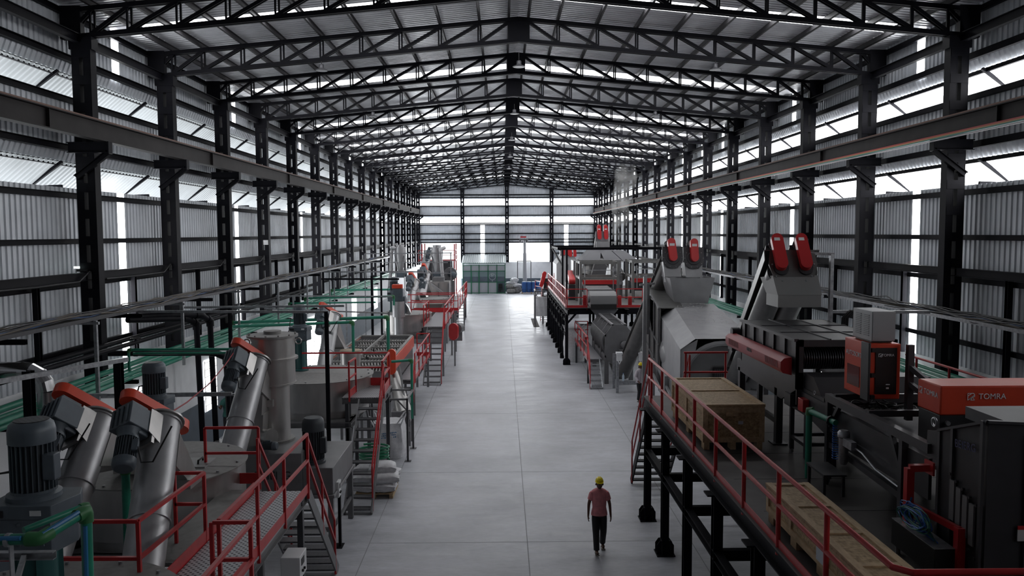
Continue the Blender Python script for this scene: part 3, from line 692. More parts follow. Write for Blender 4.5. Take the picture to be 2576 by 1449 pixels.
# paddle screen (float and sink tank)
t = thing('float_sink_tank', 'long open washing tank with rows of paddles and an orange side board', 'washing tank', (-5.3, 32, 0))
M = MB(); x0, x1, y0, y1, zt = -6.45, -4.1, 28.5, 35.8, 2.5
M.box(x0, x0+.05, y0, y1, 1.0, zt-.1); M.box(x1-.05, x1, y0, y1, 1.0, zt-.1); M.box(x0, x1, y0, y0+.05, 1.0, zt-.35); M.box(x0, x1, y1-.05, y1, 1.0, zt); M.box(x0, x1, y0, y1, 1.0, 1.05); M.out('tank_body', GREYP, t)
M = MB(); M.box(x1-.02, x1+.06, y0, y1, zt-.48, zt-.02); M.out('side_board', ORANGE, t)
MB().box(x0-.06, x0+.02, y0+1, y1, zt-.3, zt-.02).out('side_board', mat('faded_orange', (.55, .22, .16), .5), t)
M = MB(); M.box(x1-.08, x1+.03, y0, y1, zt-.02, zt+.02); M.box(x0-.03, x0+.06, y0, y1, zt-.02, zt+.02); M.box(-5.42, -5.34, y0, y1, zt-.05, zt+.06)
for y in (y0, 30.3, 32.1, 33.9, y1): M.box(x0, x1, y-.06, y+.06, zt-.03, zt+.03)
M.out('top_rails', LIDM, t)
for a, b in ((x0+.1, -5.45), (-5.3, x1-.1)):
    for y in (29.2, 31.2, 33.0, 34.8):
        M = MB(); M.cyl((a, y, zt-.3), (b, y, zt-.3), .09, n=10)
        k = a+.06
        while k < b:
            for q in (.6, 2.2, 3.7, 5.2): M.bar((k, y, zt-.3), (k, y+.36*math.cos(q), zt-.3+.36*math.sin(q)), .02, .05, (1, 0, 0))
            k += .115
        M.out('paddle_shaft', mat('paddle_steel', (.33, .32, .31), .45, .5), t)
MB().box(x0+.05, x1-.05, y0+.05, y1-.05, 1.6, 1.62).out('water', mat('murky_water', (.05, .055, .06), .15), t)
for a in (x0+.05, x1-.05):
    for y in (28.6, 31, 33.4, 35.7): MB().bar((a, y, 0), (a, y, 1.0), .1, .1).out('leg', GREYP, t)
t = thing('drive_unit', 'red oval belt guard on a grey inclined chute below the orange side board', 'drive guard', (-3.8, 27.2, 0))
P, vec = stadium((-3.86, 27.3, 2.4), (-3.86, 27.3, 2.98), (0, 1, 0), .3, .16); MB().prism(P, vec).out('belt_guard', ORANGE, t)
M = MB(); M.prof((-3.85, 27.6, 2.25), (-3.35, 26.6, 1.0), [(0, .16), (1, .30)], 20); M.out('tube', STEEL, t)
M = MB(); M.box(-3.75, -3.15, 26.3, 26.9, .75, 1.15); M.bar((-3.6, 27.4, 2.5), (-3.15, 26.2, .5), .06, .06)
for a, b in ((-3.75, 26.3), (-3.15, 26.3), (-3.75, 26.9), (-3.15, 26.9)): M.bar((a, b, 0), (a, b, .9), .06, .06)
M.out('stand', GREYP, t)
# lower walkway beside the screen + its railing and stairs
walkway('lower grating walkway along the aisle side of the paddle tank', -4.05, -3.45, 30.6, 36.7, 1.45, [(-3.5, 36.6), (-3.5, 30.8), (-4.0, 36.6)], dm=GRATE, m=GREYP)
railing('red railing of the lower walkway along the paddle tank', [(-4.0, 36.7), (-3.42, 36.7), (-3.42, 30.5)], 1.45, 1.03, [(-4.0, 36.7), (-3.42, 36.7), (-3.42, 35.1), (-3.42, 33.5), (-3.42, 32.0), (-3.42, 30.5)], .16)
staircase('short stairs with red handrails at the near end of the lower walkway', -4.0, -3.45, 30.6, 1.45, 29.2, 5, 0, hand=(-3.42,))
# tank 3 with riser screw
round_tank('round steel tank half way down the left line, behind the vertical riser', -5.2, 42.8, 1.95, 2.85, 1.33, bolts=14, legs=(1.2, 1.4, 1.75))
t = thing('vertical_riser', 'upright steel riser tube with a small red capped drive in front of the third tank', 'riser', (-5.35, 40.7, 0))
MB().lathe(-5.35, 40.7, [(.24, 0), (.24, 2.85), (.33, 2.85), (.33, 3.65)], 28).out('tube', TUBE, t)
M = MB(); M.box(-5.62, -5.1, 40.45, 40.95, 3.65, 4.3); M.box(-5.5, -5.0, 40.6, 41.2, 3.0, 3.9); M.out('gearbox', MOTOR, t, .03)
MB().box(-5.65, -5.12, 40.4, 40.75, 4.32, 4.52).out('belt_guard', ORANGE, t, .03)
MB().prism([(-5.05, 40.7, 3.6), (-4.85, 40.7, 3.3), (-4.75, 40.9, 2.95), (-5.0, 40.9, 2.95)], (0, .35, 0)).out('discharge_chute', STEEL, t)
walkway('third platform with checker deck beside the far tanks', -3.95, -2.95, 39.2, 46.5, 2.5, [(-3.9, 39.4), (-3.0, 39.4), (-3.0, 46.2)], dm=GRATE, m=GREYP)
railing('red railing on the aisle side of the third platform', [(-2.9, 39.3), (-2.9, 46.5), (-5.6, 46.6)], 2.5, 1.03, [(-2.9, 39.3), (-2.9, 41.7), (-2.9, 44.1), (-2.9, 46.5), (-5.4, 46.6)], .16)
railing('red railing on the tank side of the third platform', [(-3.95, 39.4), (-3.95, 42.2), (-4.9, 42.3)], 2.5, 1.03, [(-3.95, 39.4), (-3.95, 40.8), (-3.95, 42.2), (-4.9, 42.3)], .16)
staircase('open grey stairs from the third platform with one red handrail', -3.75, -2.95, 39.2, 2.5, 36.9, 10, 0, hand=(-2.92,))
t = thing('belt_drive', 'red round belt drive on the aisle side under the third platform', 'belt drive', (-2.65, 42, 0))
P, vec = stadium((-2.62, 41.9, 1.72), (-2.62, 41.9, 2.12), (.3, 1, 0), .5, .2); MB().prism(P, vec).out('belt_guard', RED, t)
M = MB(); M.cyl((-2.45, 42.1, 2.05), (-2.3, 42.6, 2.05), .26, n=20); M.bar((-2.6, 42.4, 0), (-2.6, 42.4, 1.6), .08, .08); M.bar((-2.9, 42.5, 1.6), (-2.2, 42.5, 1.6), .08, .5); M.out('pulley_and_stand', GREYP, t)
# far part of the left line
round_tank('fourth round steel tank of the left line, mostly behind red rails', -4.85, 52.5, 1.95, 2.85, 1.25, bolts=10)
tag(MB().box(-6.1, -3.6, 51.2, 53.8, 0, 1.73).out('tank_stand', GREYP), 'grey stand under the fourth round tank', 'stand')
screw_conveyor('steel tube conveyor with a small orange guard behind the third tank', (-5.65, 46.2, 1.9), (-5.35, 48.2, 4.2), .27, (-.3, -.7, .5), .9, .8, chute=(-5.3, 48.9, 3.0))
screw_conveyor('steel tube conveyor with a small orange guard above the fourth tank', (-5.4, 52.6, 2.95), (-5.2, 54.0, 4.4), .29, (-.2, -.7, .5), .95, .85, chute=(-5.1, 54.6, 3.0))
for (x, y, z, nm) in ((-5.95, 43.4, 2.88, 'blue grey motor behind the vertical riser on the third tank'), (-5.5, 53.0, 2.88, 'blue grey motor at the back of the fourth tank')): agitator(nm, x, y, z, .95, .55)
def cyclone(label, x, y, px, py, pz):
    t = thing('cyclone', label, 'cyclone', (x, y, 0))
    MB().lathe(x, y, [(.18, 4.3), (.43, 5.4), (.44, 6.05), (.46, 6.05), (.46, 6.1)], 28).out('cone_and_barrel', TUBE, t)
    MB().lathe(x, y, [(.3, 6.1), (.3, 6.22), (.34, 6.22), (.34, 6.26)], 24).out('top_collar', TUBE, t)
    s = 1 if px > x else -1
    MB().tube([(x+s*.3, y-.3, 6.0), (x+s*.55, y-.35, 6.05), (px-s*.05, py, 5.95), (px, py, 5.7), (px+s*.12, py, 4.), (px+s*.28, py, pz)], .13, 14).out('air_duct', TUBE, t)
    M = MB()
    for a in (.7, 2.3, 3.9, 5.5): M.bar((x+.5*math.cos(a), y+.5*math.sin(a), 0), (x+.45*math.cos(a), y+.45*math.sin(a), 5.45), .05, .05)
    M.out('legs', GREYP, t)
    M = MB(); M.box(x-.3, x+.3, y-.3, y+.3, 3.8, 4.3); M.cyl((x+.3, y, 4.05), (x+.5, y, 4.05), .2, n=14); M.out('rotary_valve', MOTOR, t, .03)
    return t
cyclone('left hand shiny steel cyclone hopper with a long air duct', -7.72, 60, -8.35, 60, 2.2)
cyclone('right hand shiny steel cyclone hopper with its air duct on the aisle side', -4.8, 58.2, -4.5, 57.6, 2.2)
t = thing('dryer_cabinet', 'tall grey ribbed dryer cabinet below the right hand cyclone', 'dryer', (-4.5, 57, 0))
MB().box(-5.3, -3.8, 56.2, 57.8, 0, 3.7).out('housing', STEEL, t); M = MB()
for x in (-5.25, -4.55, -3.85): M.box(x-.05, x+.05, 56.12, 56.2, .3, 3.6)
M.box(-5.0, -4.2, 56.3, 57.6, 3.7, 4.0); M.out('ribs', GREYP, t)
t = thing('blower', 'round grey blower casing beside the right hand cyclone', 'blower', (-3.9, 59, 0))
MB().cyl((-3.9, 58.8, 4.1), (-3.9, 59.2, 4.1), .5, n=24).out('casing', GREYP, t); MB().box(-4.2, -3.6, 58.8, 59.4, 0, 3.6).out('stand', GREYP, t)
motor_body(t, (-3.9, 58.8, 4.1), (.6, -1, 0), .2, .6, (0, 0, 1))
tag(MB().prism([(-4.4, 55.6, 2.95), (-5.6, 55.6, 3.9), (-5.5, 55.6, 4.0), (-4.2, 55.6, 3.0)], (0, .3, 0)).out('chute', TUBE), 'bright sloping steel chute in front of the dryer cabinet', 'chute')
t = thing('feed_hopper', 'small grey funnel on the far left platform behind red rails', 'hopper', (-4.3, 49.6, 1.9))
MB().hexa([(-4.55, 49.4, 1.9), (-4.1, 49.4, 1.9), (-4.1, 49.9, 1.9), (-4.55, 49.9, 1.9)], [(-4.85, 49.1, 2.75), (-3.75, 49.1, 2.75), (-3.75, 50.1, 2.75), (-4.85, 50.1, 2.75)]).out('funnel', mat('brown_grey_steel', (.14, .12, .11), .5, .4), t)
walkway('far left platform in front of the fourth tank', -3.6, -2.75, 47.5, 58.5, 2.5, [(-3.5, 47.6), (-2.85, 47.6), (-2.85, 58)], dm=GRATE, m=GREYP)
railing('red railing on the aisle side of the far left platform', [(-2.7, 58.5), (-2.7, 47.5), (-5.6, 47.5)], 2.5, 1.05, [(-2.7, 58.5), (-2.7, 56), (-2.7, 53), (-2.7, 50), (-2.7, 47.5), (-5.4, 47.5)], .16)
staircase('farthest stairs of the left line with red handrail', -3.8, -3.1, 65.2, 2.0, 62.8, 8, 0, hand=(-3.08,))
walkway('small grey landing at the top of the farthest left stairs', -3.9, -3.05, 65.2, 67.2, 2.0, [(-3.8, 65.4), (-3.15, 65.4), (-3.15, 67), (-3.8, 67)], dm=GRATE)
railing('short red railing on the farthest left landing', [(-3.05, 65.2), (-3.05, 67.2)], 2.0, 1.05, None, .16)
t = thing('baler_unit', 'grey silo machine on a red railed steel frame at the end of the left line', 'silo', (-6, 70, 0))
M = MB(); M.box(-7.0, -4.4, 69.2, 71.5, 3.2, 4.7); M.prism([(-6.6, 69.2, 3.2), (-4.8, 69.2, 3.2), (-5.3, 69.2, 2.2), (-6.1, 69.2, 2.2)], (0, 2, 0)); M.out('bin', DGREY, t)
for x in (-7.0, -4.2):
    for y in (69.1, 71.6): MB().bar((x, y, 0), (x, y, 6.2), .1, .1).out('post', RED, t)
railing('red railings round the top of the far silo', [(-7.3, 69), (-4.1, 69), (-4.1, 71.6)], 4.75, .9, None, .1)
screw_conveyor('bright steel tube conveyor rising behind the cyclones', (-7.0, 61, .2), (-5.95, 63.5, 5.6), .32, (.2, -.9, .3), .8, .7, gm=MOTOR)
# ---------------------------------------------------------------- small things on the left floor
def bulk_bag(label, x, y, w, h, seed, z=0):
    t = thing('bulk_bag', label, 'bulk bag', (x, y, z))
    bm = bmesh.new(); bmesh.ops.create_cube(bm, size=1); bmesh.ops.subdivide_edges(bm, edges=bm.edges[:], cuts=9, use_grid_fill=True); r_ = random.Random(seed)
    M = MB(); vs = []
    for v in bm.verts:
        p = v.co.copy(); q = p.z+.5; bul = .93+.13*math.sin(math.pi*min(q*.95+.1, 1)); cx_ = abs(p.x*p.y)*4
        k = bul*(1-.10*cx_**2)*(1-.04*math.cos(9*math.atan2(p.y, p.x)+4*q))
        rr = max(abs(p.x), abs(p.y))*2
        vs.append((x+p.x*w*k+r_.uniform(-.018, .018), y+p.y*w*k+r_.uniform(-.018, .018), z+.01+q*h+(r_.uniform(-.03, .03) if .05 < q < .97 else 0)-(.08*(1-rr)*h if q > .98 else 0)))
    M.add(vs, [[v.index for v in f.verts] for f in bm.faces]); bm.free(); M.out('bag_body', SACK, t, 0, 45)
    for sx in (-1, 1):
        for sy in (-1, 1):
            a = V((x+sx*w*.42, y+sy*w*.42, z+h*.92)); d = V((sx*.16, sy*.05, 0)); MB().tube([a, a+d*.6+V((0, 0, .22)), a+d+V((0, 0, .34)), a+d*.2+V((0, .06, .26)), a+V((-sx*.12, .04, .05))], .024, 6).out('loop_strap', SACK, t)
    return t
t = bulk_bag('crumpled white bulk bag standing behind the open stairs', -3.68, 25.2, .98, 1.12, 3)
M = MB(); r_ = random.Random(8)
for z, k0 in ((.80, 0), (.73, .05), (.66, .1)):
    k = -3.95+k0
    while k < -3.4: w_ = r_.uniform(.02, .05); M.box(k, k+w_, 24.688, 24.694, z+(k+3.9)*.1, z+.035+(k+3.9)*.1); k += w_+.02
M.out('printed_marks', BLUES, t)
t = thing('bag_stand', 'thin grey steel frame on posts around the white bulk bag', 'frame', (-3.2, 25, 0))
for x, y in ((-3.0, 24.5), (-3.0, 26.0), (-4.35, 26.0)):
    M = MB(); M.bar((x, y, 0), (x, y, 1.98), .06, .06); M.box(x-.1, x+.1, y-.1, y+.1, 0, .012); M.out('post', FRAME, t)
M = MB(); M.bar((-3.0, 24.5, 1.96), (-3.8, 24.5, 1.96), .06, .06); M.bar((-3.0, 24.5, 1.96), (-3.0, 26, 1.96), .06, .06); M.bar((-3.0, 26, 1.96), (-4.35, 26, 1.96), .06, .06); M.bar((-3.0, 24.5, 1.6), (-3.3, 24.5, 1.93), .04, .04); M.out('top_frame', GREYP, t)
t = thing('wooden_pallet', 'wooden pallet under the white sacks', 'pallet', (-3.5, 21.5, 0))
for i in range(6): MB().box(-4.0, -2.98, 21.0+i*.19, 21.13+i*.19, .11, .135).out('deck_board', WOOD, t)
for x in (-3.96, -3.5, -3.04): MB().box(x-.05, x+.05, 21.0, 22.1, 0, .11).out('bearer', WOOD, t)
def sack(name, label, c, d, rz_, seed, group, m=SACK, j=.012):
    bm = bmesh.new(); bmesh.ops.create_cube(bm, size=1); bmesh.ops.subdivide_edges(bm, edges=bm.edges[:], cuts=5, use_grid_fill=True); r_ = random.Random(seed)
    M = MB(); vs = []; Rz_ = Matrix.Rotation(rz_, 3, 'Z')
    for v in bm.verts:
        p = v.co.copy(); ex = (1-(abs(p.x)*2)**4*.72)*(1-(abs(p.y)*2)**4*.6)
        q = V((p.x*d[0], p.y*d[1]*(1+.06*(abs(p.x)*2)**3), p.z*d[2]*(.22+.78*ex)))
        q += V((r_.uniform(-j, j), r_.uniform(-j, j), r_.uniform(-j, j)*.8))
        vs.append(Rz_ @ q+V(c)+V((0, 0, d[2]/2)))
    M.add(vs, [[v.index for v in f.verts] for f in bm.faces]); bm.free()
    return tag(M.out(name, m, None, 0, 70), label, 'sack', group)
G = 'white sacks on the pallet'
SL_ = [('bottom layer, front left', (-3.76, 21.26, .13)), ('bottom layer, front right', (-3.24, 21.26, .13)), ('bottom layer, back left', (-3.76, 21.8, .13)), ('bottom layer, back right', (-3.24, 21.8, .13)),
       ('middle layer, front left', (-3.78, 21.32, .34)), ('middle layer, front right', (-3.22, 21.3, .34)), ('middle layer, back right', (-3.2, 21.82, .34)), ('middle layer, back left', (-3.78, 21.84, .34)), ('top layer, with printing', (-3.3, 21.45, .56)), ('top layer, left, sagging', (-3.75, 21.6, .54))]
for i, (nm, c) in enumerate(SL_):
    o = sack('woven_sack', 'white woven sack on the pallet, '+nm, (c[0]+random.uniform(-.03, .03), c[1], c[2]), (.60+.06*(i % 3), .54+.04*(i % 2), .25+.03*(i % 3)), (i % 3-1)*.16, i, G, SACK, .017)
tag(MB().tube([(-3.62+.40*math.cos(a*.35)*(1+.05*math.sin(a)), 21.95+.22*math.sin(a*.35), .80+.005*a) for a in range(80)], .03, 8).out('hose_coil', mat('green_hose', (.012, .17, .085), .35)), 'coil of green hose lying on the back of the white sacks', 'hose')
def cbox_(label, x, y, z, w, d, h, stand=True):
    t = thing('control_box', label, 'control box', (x, y, 0))
    MB().box(x-w/2, x+w/2, y-d/2, y+d/2, z, z+h).out('enclosure', WHITE, t, .008)
    M = MB(); M.box(x+w/2, x+w/2+.008, y-d*.3, y+d*.1, z+h*.55, z+h*.85); M.cyl((x+w/2, y-d*.2, z+h*.3), (x+w/2+.03, y-d*.2, z+h*.3), .022, n=10); M.cyl((x+w/2, y+.02, z+h*.3), (x+w/2+.03, y+.02, z+h*.3), .022, n=10); M.out('buttons_and_display', BLK, t)
    if stand:
        M = MB(); M.box(x-.16, x+.16, y-.16, y+.16, 0, .012)
        for k in (-.09, .09): M.bar((x+k, y, 0), (x+k, y, z+.01), .06, .08)
        M.out('stand', BLACK, t)
    return t
cbox_('white control box at the bottom edge beside the near walkway', -3.33, 12.3, 1.72, .3, .42, .36)
cbox_('white control box on a black stand at the foot of the near stairs', -3.83, 17.75, 1.16, .22, .24, .36)
# ================================================================ RIGHT SIDE: NEAR MEZZANINE
MDECK = mat('brown_grey_mezzanine_plate', (.085, .078, .076), .6, .2, .2, 2)
DZ = 3.08
t = thing('mezzanine_deck', 'dark plate deck of the near right mezzanine with its black edge beam', 'mezzanine', (6.8, 13, 2.6))
MB().box(3.46, 9.95, 5.6, 19.4, DZ-.03, DZ).out('deck_plate', MDECK, t)
M = MB()
for y in (8.2, 11.2, 12.7, 14.2, 15.7, 17.2): M.box(3.75, 9.9, y-.006, y+.006, DZ, DZ+.003)
M.out('plate_seams', BLK, t)
for x in (3.55, 6.7, 9.8): MB().ibeam((x, 5.6, DZ-.17), (x, 19.4, DZ-.17), .18, .27, .02).out('edge_beam', BLACK, t)
M = MB()
for y in (6.6, 8.7, 10.82, 12.94, 15.06, 17.17, 19.29): M.ibeam((3.55, y, DZ-.15), (9.8, y, DZ-.15), .12, .2, .015)
M.out('floor_joists', BLACK, t)
src = None; n_ = 0
for i, y in enumerate((19.29, 17.17, 15.06, 12.94, 10.82, 8.7)):
    for x, row in ((3.55, 'aisle side'), (6.7, 'inner'), (9.8, 'wall side')):
        lab = 'black mezzanine column with gusseted base plate, %s row, %s from the far end' % (row, ORD[i])
        if src is None:
            src = t = thing('mezzanine_column', lab, 'column', (x, y, 0), 0, 'columns under the near right mezzanine')
            M = MB()
            for k in (-1, 1): M.bar((x, y+k*.075, .02), (x, y+k*.075, 2.76), .16, .014, (0, 1, 0))
            M.bar((x, y, .02), (x, y, 2.76), .014, .14, (0, 1, 0)); M.out('shaft', BLACK, t)
            M = MB(); M.box(x-.2, x+.2, y-.2, y+.2, 0, .025)
            for k in (-1, 1):
                M.prism([(x-.19, y+k*.09, .025), (x+.19, y+k*.09, .025), (x+.19, y+k*.09, .22), (x+.12, y+k*.09, .32), (x-.12, y+k*.09, .32), (x-.19, y+k*.09, .22)], (0, .014, 0))
                M.prism([(x+k*.09, y-.19, .025), (x+k*.09, y+.19, .025), (x+k*.09, y+.19, .22), (x+k*.09, y+.12, .32), (x+k*.09, y-.12, .32), (x+k*.09, y-.19, .22)], (.014, 0, 0))
            M.out('base_plate', BLACK, t)
            M = MB().box(x-.2, x+.12, y-.13, y+.13, 2.75, 2.775); M.out('cap_plate', BLACK, t)
        else: dup(src, (x, y, 0), lab)
for x, nm in ((3.55, 'aisle side'), (6.7, 'inner')):
    tag(MB().ibeam((x, 5.8, 1.72), (x, 19.2, 1.72), .14, .16, .016).out('tie_beam', BLACK), 'black tie beam at half height along the %s columns of the near mezzanine' % nm, 'beam')
for i, y in enumerate((19.29, 17.17, 15.06, 12.94, 10.82, 8.7)):
    tag(MB().ibeam((3.63, y, 1.72), (9.7, y, 1.72), .12, .18, .014).out('cross_beam', BLACK), 'black cross beam at half height under the near mezzanine, %s from the far end' % ORD[i], 'beam', 'cross beams under the near mezzanine')
railing('long red tubular railing along the aisle edge of the near right mezzanine', [(3.5, 18.9), (3.5, 6.95), (3.62, 6.83), (9.5, 6.83)], DZ, 1.0, [(3.5, 18.6), (3.5, 17.35), (3.5, 15.85), (3.5, 14.37), (3.5, 12.9), (3.5, 11.36), (3.5, 9.9), (3.5, 8.4), (5.2, 6.83), (6.8, 6.83)], .11, rnd=True, w=.062)
railing('red tubular railing behind the big crate at the far edge of the near mezzanine', [(4.42, 19.3), (4.5, 19.3), (5.5, 19.3)], DZ, 1.08, [(4.47, 19.3), (5.45, 19.3)], .0, rnd=True, w=.055)
railing('red tubular railing along the wall edge of the near mezzanine', [(9.9, 19.3), (9.9, 8)], DZ, 1.0, [(9.9, 18.8), (9.9, 17.4), (9.9, 15.9), (9.9, 14.4), (9.9, 12.9)], .1, rnd=True, w=.055)
staircase('black staircase with red tubular handrails going down behind the near mezzanine', 3.62, 4.62, 19.45, DZ, 22.2, 12, 0, m=BLACK, tm=BLACK, hand=(3.6, 4.6), hh=1.0, holes=False, treadw=.2, rnd=True)
# OSB crates
def osb_mat():
    m = bpy.data.materials.new('oriented_strand_board'); m.use_nodes = True; n = m.node_tree.nodes; l = m.node_tree.links; b = n['Principled BSDF']
    tc = n.new('ShaderNodeTexCoord'); cols = []
    for rot, sc_ in ((0.4, (9, 38, 9)), (1.5, (34, 10, 34)), (2.5, (12, 40, 30))):
        mp = n.new('ShaderNodeMapping'); mp.inputs['Rotation'].default_value = (rot, rot*.6, rot); mp.inputs['Scale'].default_value = sc_
        no = n.new('ShaderNodeTexNoise'); no.inputs['Scale'].default_value = 1.; no.inputs['Detail'].default_value = 3
        l.new(tc.outputs['Object'], mp.inputs[0]); l.new(mp.outputs[0], no.inputs['Vector']); cols.append(no.outputs['Fac'])
    a = n.new('ShaderNodeMath'); l.new(cols[0], a.inputs[0]); l.new(cols[1], a.inputs[1]); a2 = n.new('ShaderNodeMath'); l.new(a.outputs[0], a2.inputs[0]); l.new(cols[2], a2.inputs[1])
    r = n.new('ShaderNodeValToRGB'); e = r.color_ramp.elements; e[0].position = .38; e[0].color = (.21, .14, .07, 1); e[1].position = .64; e[1].color = (.58, .42, .24, 1)
    d = n.new('ShaderNodeMath'); d.operation = 'DIVIDE'; d.inputs[1].default_value = 3.0; l.new(a2.outputs[0], d.inputs[0]); l.new(d.outputs[0], r.inputs[0]); l.new(r.outputs[0], b.inputs['Base Color'])
    b.inputs['Roughness'].default_value = .65
    return m
OSB = osb_mat()
PINE = mat('pine_batten', (.48, .35, .21), .65, 0, .2, 6, .05, stretch=(3, 1, 3))
def crate(label, x0, x1, y0, y1, z0, z1, ny, lab=True):
    t = thing('wooden_crate', label, 'crate', ((x0+x1)/2, (y0+y1)/2, z0))
    zb = z0+.14; b = .09; q = .022
    M = MB().box(x0+q, x1-q, y0+q, y1-q, zb, z1-.04); M.out('osb_panels', OSB, t)
    F = MB()
    ys = [y0+(y1-y0)*k/ny for k in range(ny+1)]
    for x, s in ((x0, 1), (x1, -1)):
        a, c = sorted((x, x+s*q))
        F.box(a, c, y0, y1, zb, zb+b); F.box(a, c, y0, y1, z1-.04-b, z1-.04)
        for i, y in enumerate(ys): yy = min(max(y, y0+b/2), y1-b/2); F.box(a-.001, c+.001, yy-b/2, yy+b/2, zb, z1-.04)
    for y, s in ((y0, 1), (y1, -1)):
        a, c = sorted((y, y+s*q))
        F.box(x0, x1, a, c, zb, zb+b); F.box(x0, x1, a, c, z1-.04-b*1.15, z1-.04)
        for x in (x0+b/2, x1-b/2): F.box(x-b/2, x+b/2, a-.001, c+.001, zb, z1-.04)
    F.out('side_battens', PINE, t)
    L = MB(); L.mt(OSB).box(x0-.01, x1+.01, y0-.01, y1+.01, z1-.035, z1-.01); L.mt(PINE)
    for x in (x0-.01, x1+.01-b): L.box(x, x+b, y0-.01, y1+.01, z1-.01, z1+.012)
    for i, y in enumerate(ys):
        yy = min(max(y, y0+b/2), y1-b/2); L.box(x0+b-.01, x1-b+.01, yy-b/2, yy+b/2, z1-.01, z1+.01)
    L.out('lid', None, t)
    for y in [y0+.12+(y1-y0-.24)*k/ny for k in range(ny+1)]:
        k = MB()
        for x in (x0+.03, (x0+x1)/2-.05, x1-.13): k.box(x, x+.1, y-.1, y+.1, z0, zb)
        k.out('foot_blocks', PINE, t)
    return t
c1 = crate('big wooden strand board crate standing on the near mezzanine behind the red railing', 3.68, 4.82, 14.45, 17.2, DZ, 3.92, 2)
M = MB(); M.box(4.05, 4.3, 15.4, 15.75, 3.902, 3.906); M.out('paper_sheet', mat('paper', (.62, .66, .70), .7), c1)
MB().box(3.86, 4.02, 15.0, 15.12, 3.902, 3.905).out('paper_label', mat('paper_label', (.5, .55, .6), .6), c1)
MB().box(4.1, 4.32, 14.41, 14.45, 3.72, 3.80).out('wood_block', PINE, c1)
MB().box(4.33, 4.42, 14.44, 14.447, 3.56, 3.62).out('sticker', mat('sticker', (.5, .5, .56), .6), c1)
c2 = crate('long low wooden crate at the bottom right on the near mezzanine', 3.66, 4.24, 7.2, 10.85, DZ, 3.6, 4)
MB().box(3.650, 3.657, 8.75, 9.05, 3.28, 3.48).out('paper_label', mat('paper_label', (.5, .55, .6), .6), c2)
# bale opener box with long red guard
t = thing('ballistic_separator', 'dark grey mesh topped feed box with a long red slotted guard on the mezzanine', 'separator', (6.05, 15.4, DZ))
x0, x1, y0, y1, zb, zt = 5.17, 6.95, 13.85, 17.1, 4.32, 5.2
M = MB(); M.box(x0, x0+.04, y0, y1, zb, zt); M.box(x1-.04, x1, y0, y1, zb, zt); M.box(x0, x1, y1-.04, y1, zb, zt)
M.box(x0, x1, y0, y0+.04, zt-.12, zt); M.box(x0, x0+.12, y0, y0+.06, zb, zt); M.box(x1-.12, x1, y0, y0+.06, zb, zt); M.box(x0, x1, y0, y0+.06, zb, 4.62)
for y in (14.4, 15.0, 15.6, 16.2, 16.8): M.box(x0-.035, x0, y-.03, y+.03, 4.7, zt)
M.box(x0-.05, x0+.03, y0, y1, zt-.03, zt+.02); M.out('housing', DGREY, t)
MB().box(x0+.02, x1-.02, y0+.02, y1-.02, zt-.02, zt).out('mesh_top', MESHM, t)
M = MB()
for k in (5.76, 6.36): M.box(k-.015, k+.015, y0, y1, zt, zt+.02)
for y in (14.9, 16.0): M.box(x0, x1, y-.015, y+.015, zt, zt+.02)
M.out('top_battens', DGREY, t)
M = MB(); M.cyl((x0+.1, y0+.2, 4.85), (x1-.1, y0+.2, 4.85), .12, n=16); k = x0+.14
while k < x1-.12: M.cyl((k, y0+.2, 4.85), (k+.015, y0+.2, 4.85), .2, n=20); k += .042
M.out('spiked_roller', mat('roller_steel', (.05, .05, .058), .3, .7), t)
ax0 = x0-.05
M = MB(); prof_ = [(ax0, 4.56), (ax0-.16, 4.6), (ax0-.2, 4.66), (ax0-.2, 4.8), (ax0-.14, 4.86), (ax0, 4.88)]
M.prism([(a, 13.95, b) for a, b in prof_], (0, 3.5, 0)); g = M.out('red_guard', mat('guard_red', (.34, .025, .03), .4), t)
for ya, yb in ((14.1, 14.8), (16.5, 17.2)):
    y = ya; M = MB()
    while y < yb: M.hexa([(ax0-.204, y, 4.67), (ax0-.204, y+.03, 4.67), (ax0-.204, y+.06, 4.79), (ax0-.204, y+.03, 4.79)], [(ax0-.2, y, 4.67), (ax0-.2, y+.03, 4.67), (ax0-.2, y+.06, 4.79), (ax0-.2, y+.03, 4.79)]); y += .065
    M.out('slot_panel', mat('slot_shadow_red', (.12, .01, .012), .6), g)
text('BEIERG', .1, (ax0-.204, 15.75, 4.75), RM((0, -1, 0), (0, 0, 1)), BLK, t, 'brand_lettering')
M = MB(); M.prism([(x0, y0, 4.32), (x0, y1+.3, 4.32), (x0, y1+.3, 4.08), (x0, 14.6, 4.0)], (.05, 0, 0)); M.prism([(x1, y0, 4.32), (x1, y1+.3, 4.32), (x1, y1+.3, 4.08), (x1, 14.6, 4.0)], (-.05, 0, 0)); M.box(x0, x1, y0-.02, y0+.02, 4.05, 4.32); M.out('base_hopper', DGREY, t)
for x in (x0+.06, x1-.06):
    for y in (14.9, 17.25): 
        M = MB(); M.bar((x, y, DZ), (x, y, 4.15), .12, .14); M.box(x-.14, x+.14, y-.14, y+.14, DZ, DZ+.02); M.out('leg', FRAME, t)
M = MB(); M.bar((x0+.06, 14.9, 3.5), (x0+.06, 17.25, 3.5), .08, .1); M.bar((x0+.06, 16.0, DZ), (x0+.06, 16.0, 4.1), .08, .1); M.out('leg_ties', FRAME, t)
M = MB(); M.cyl((x0-.12, 17.45, 4.9), (x0+.05, 17.45, 4.9), .1, n=16); M.box(x0-.15, x0, 17.3, 17.6, 4.5, 4.75); M.out('drive_motor', DGREY, t)
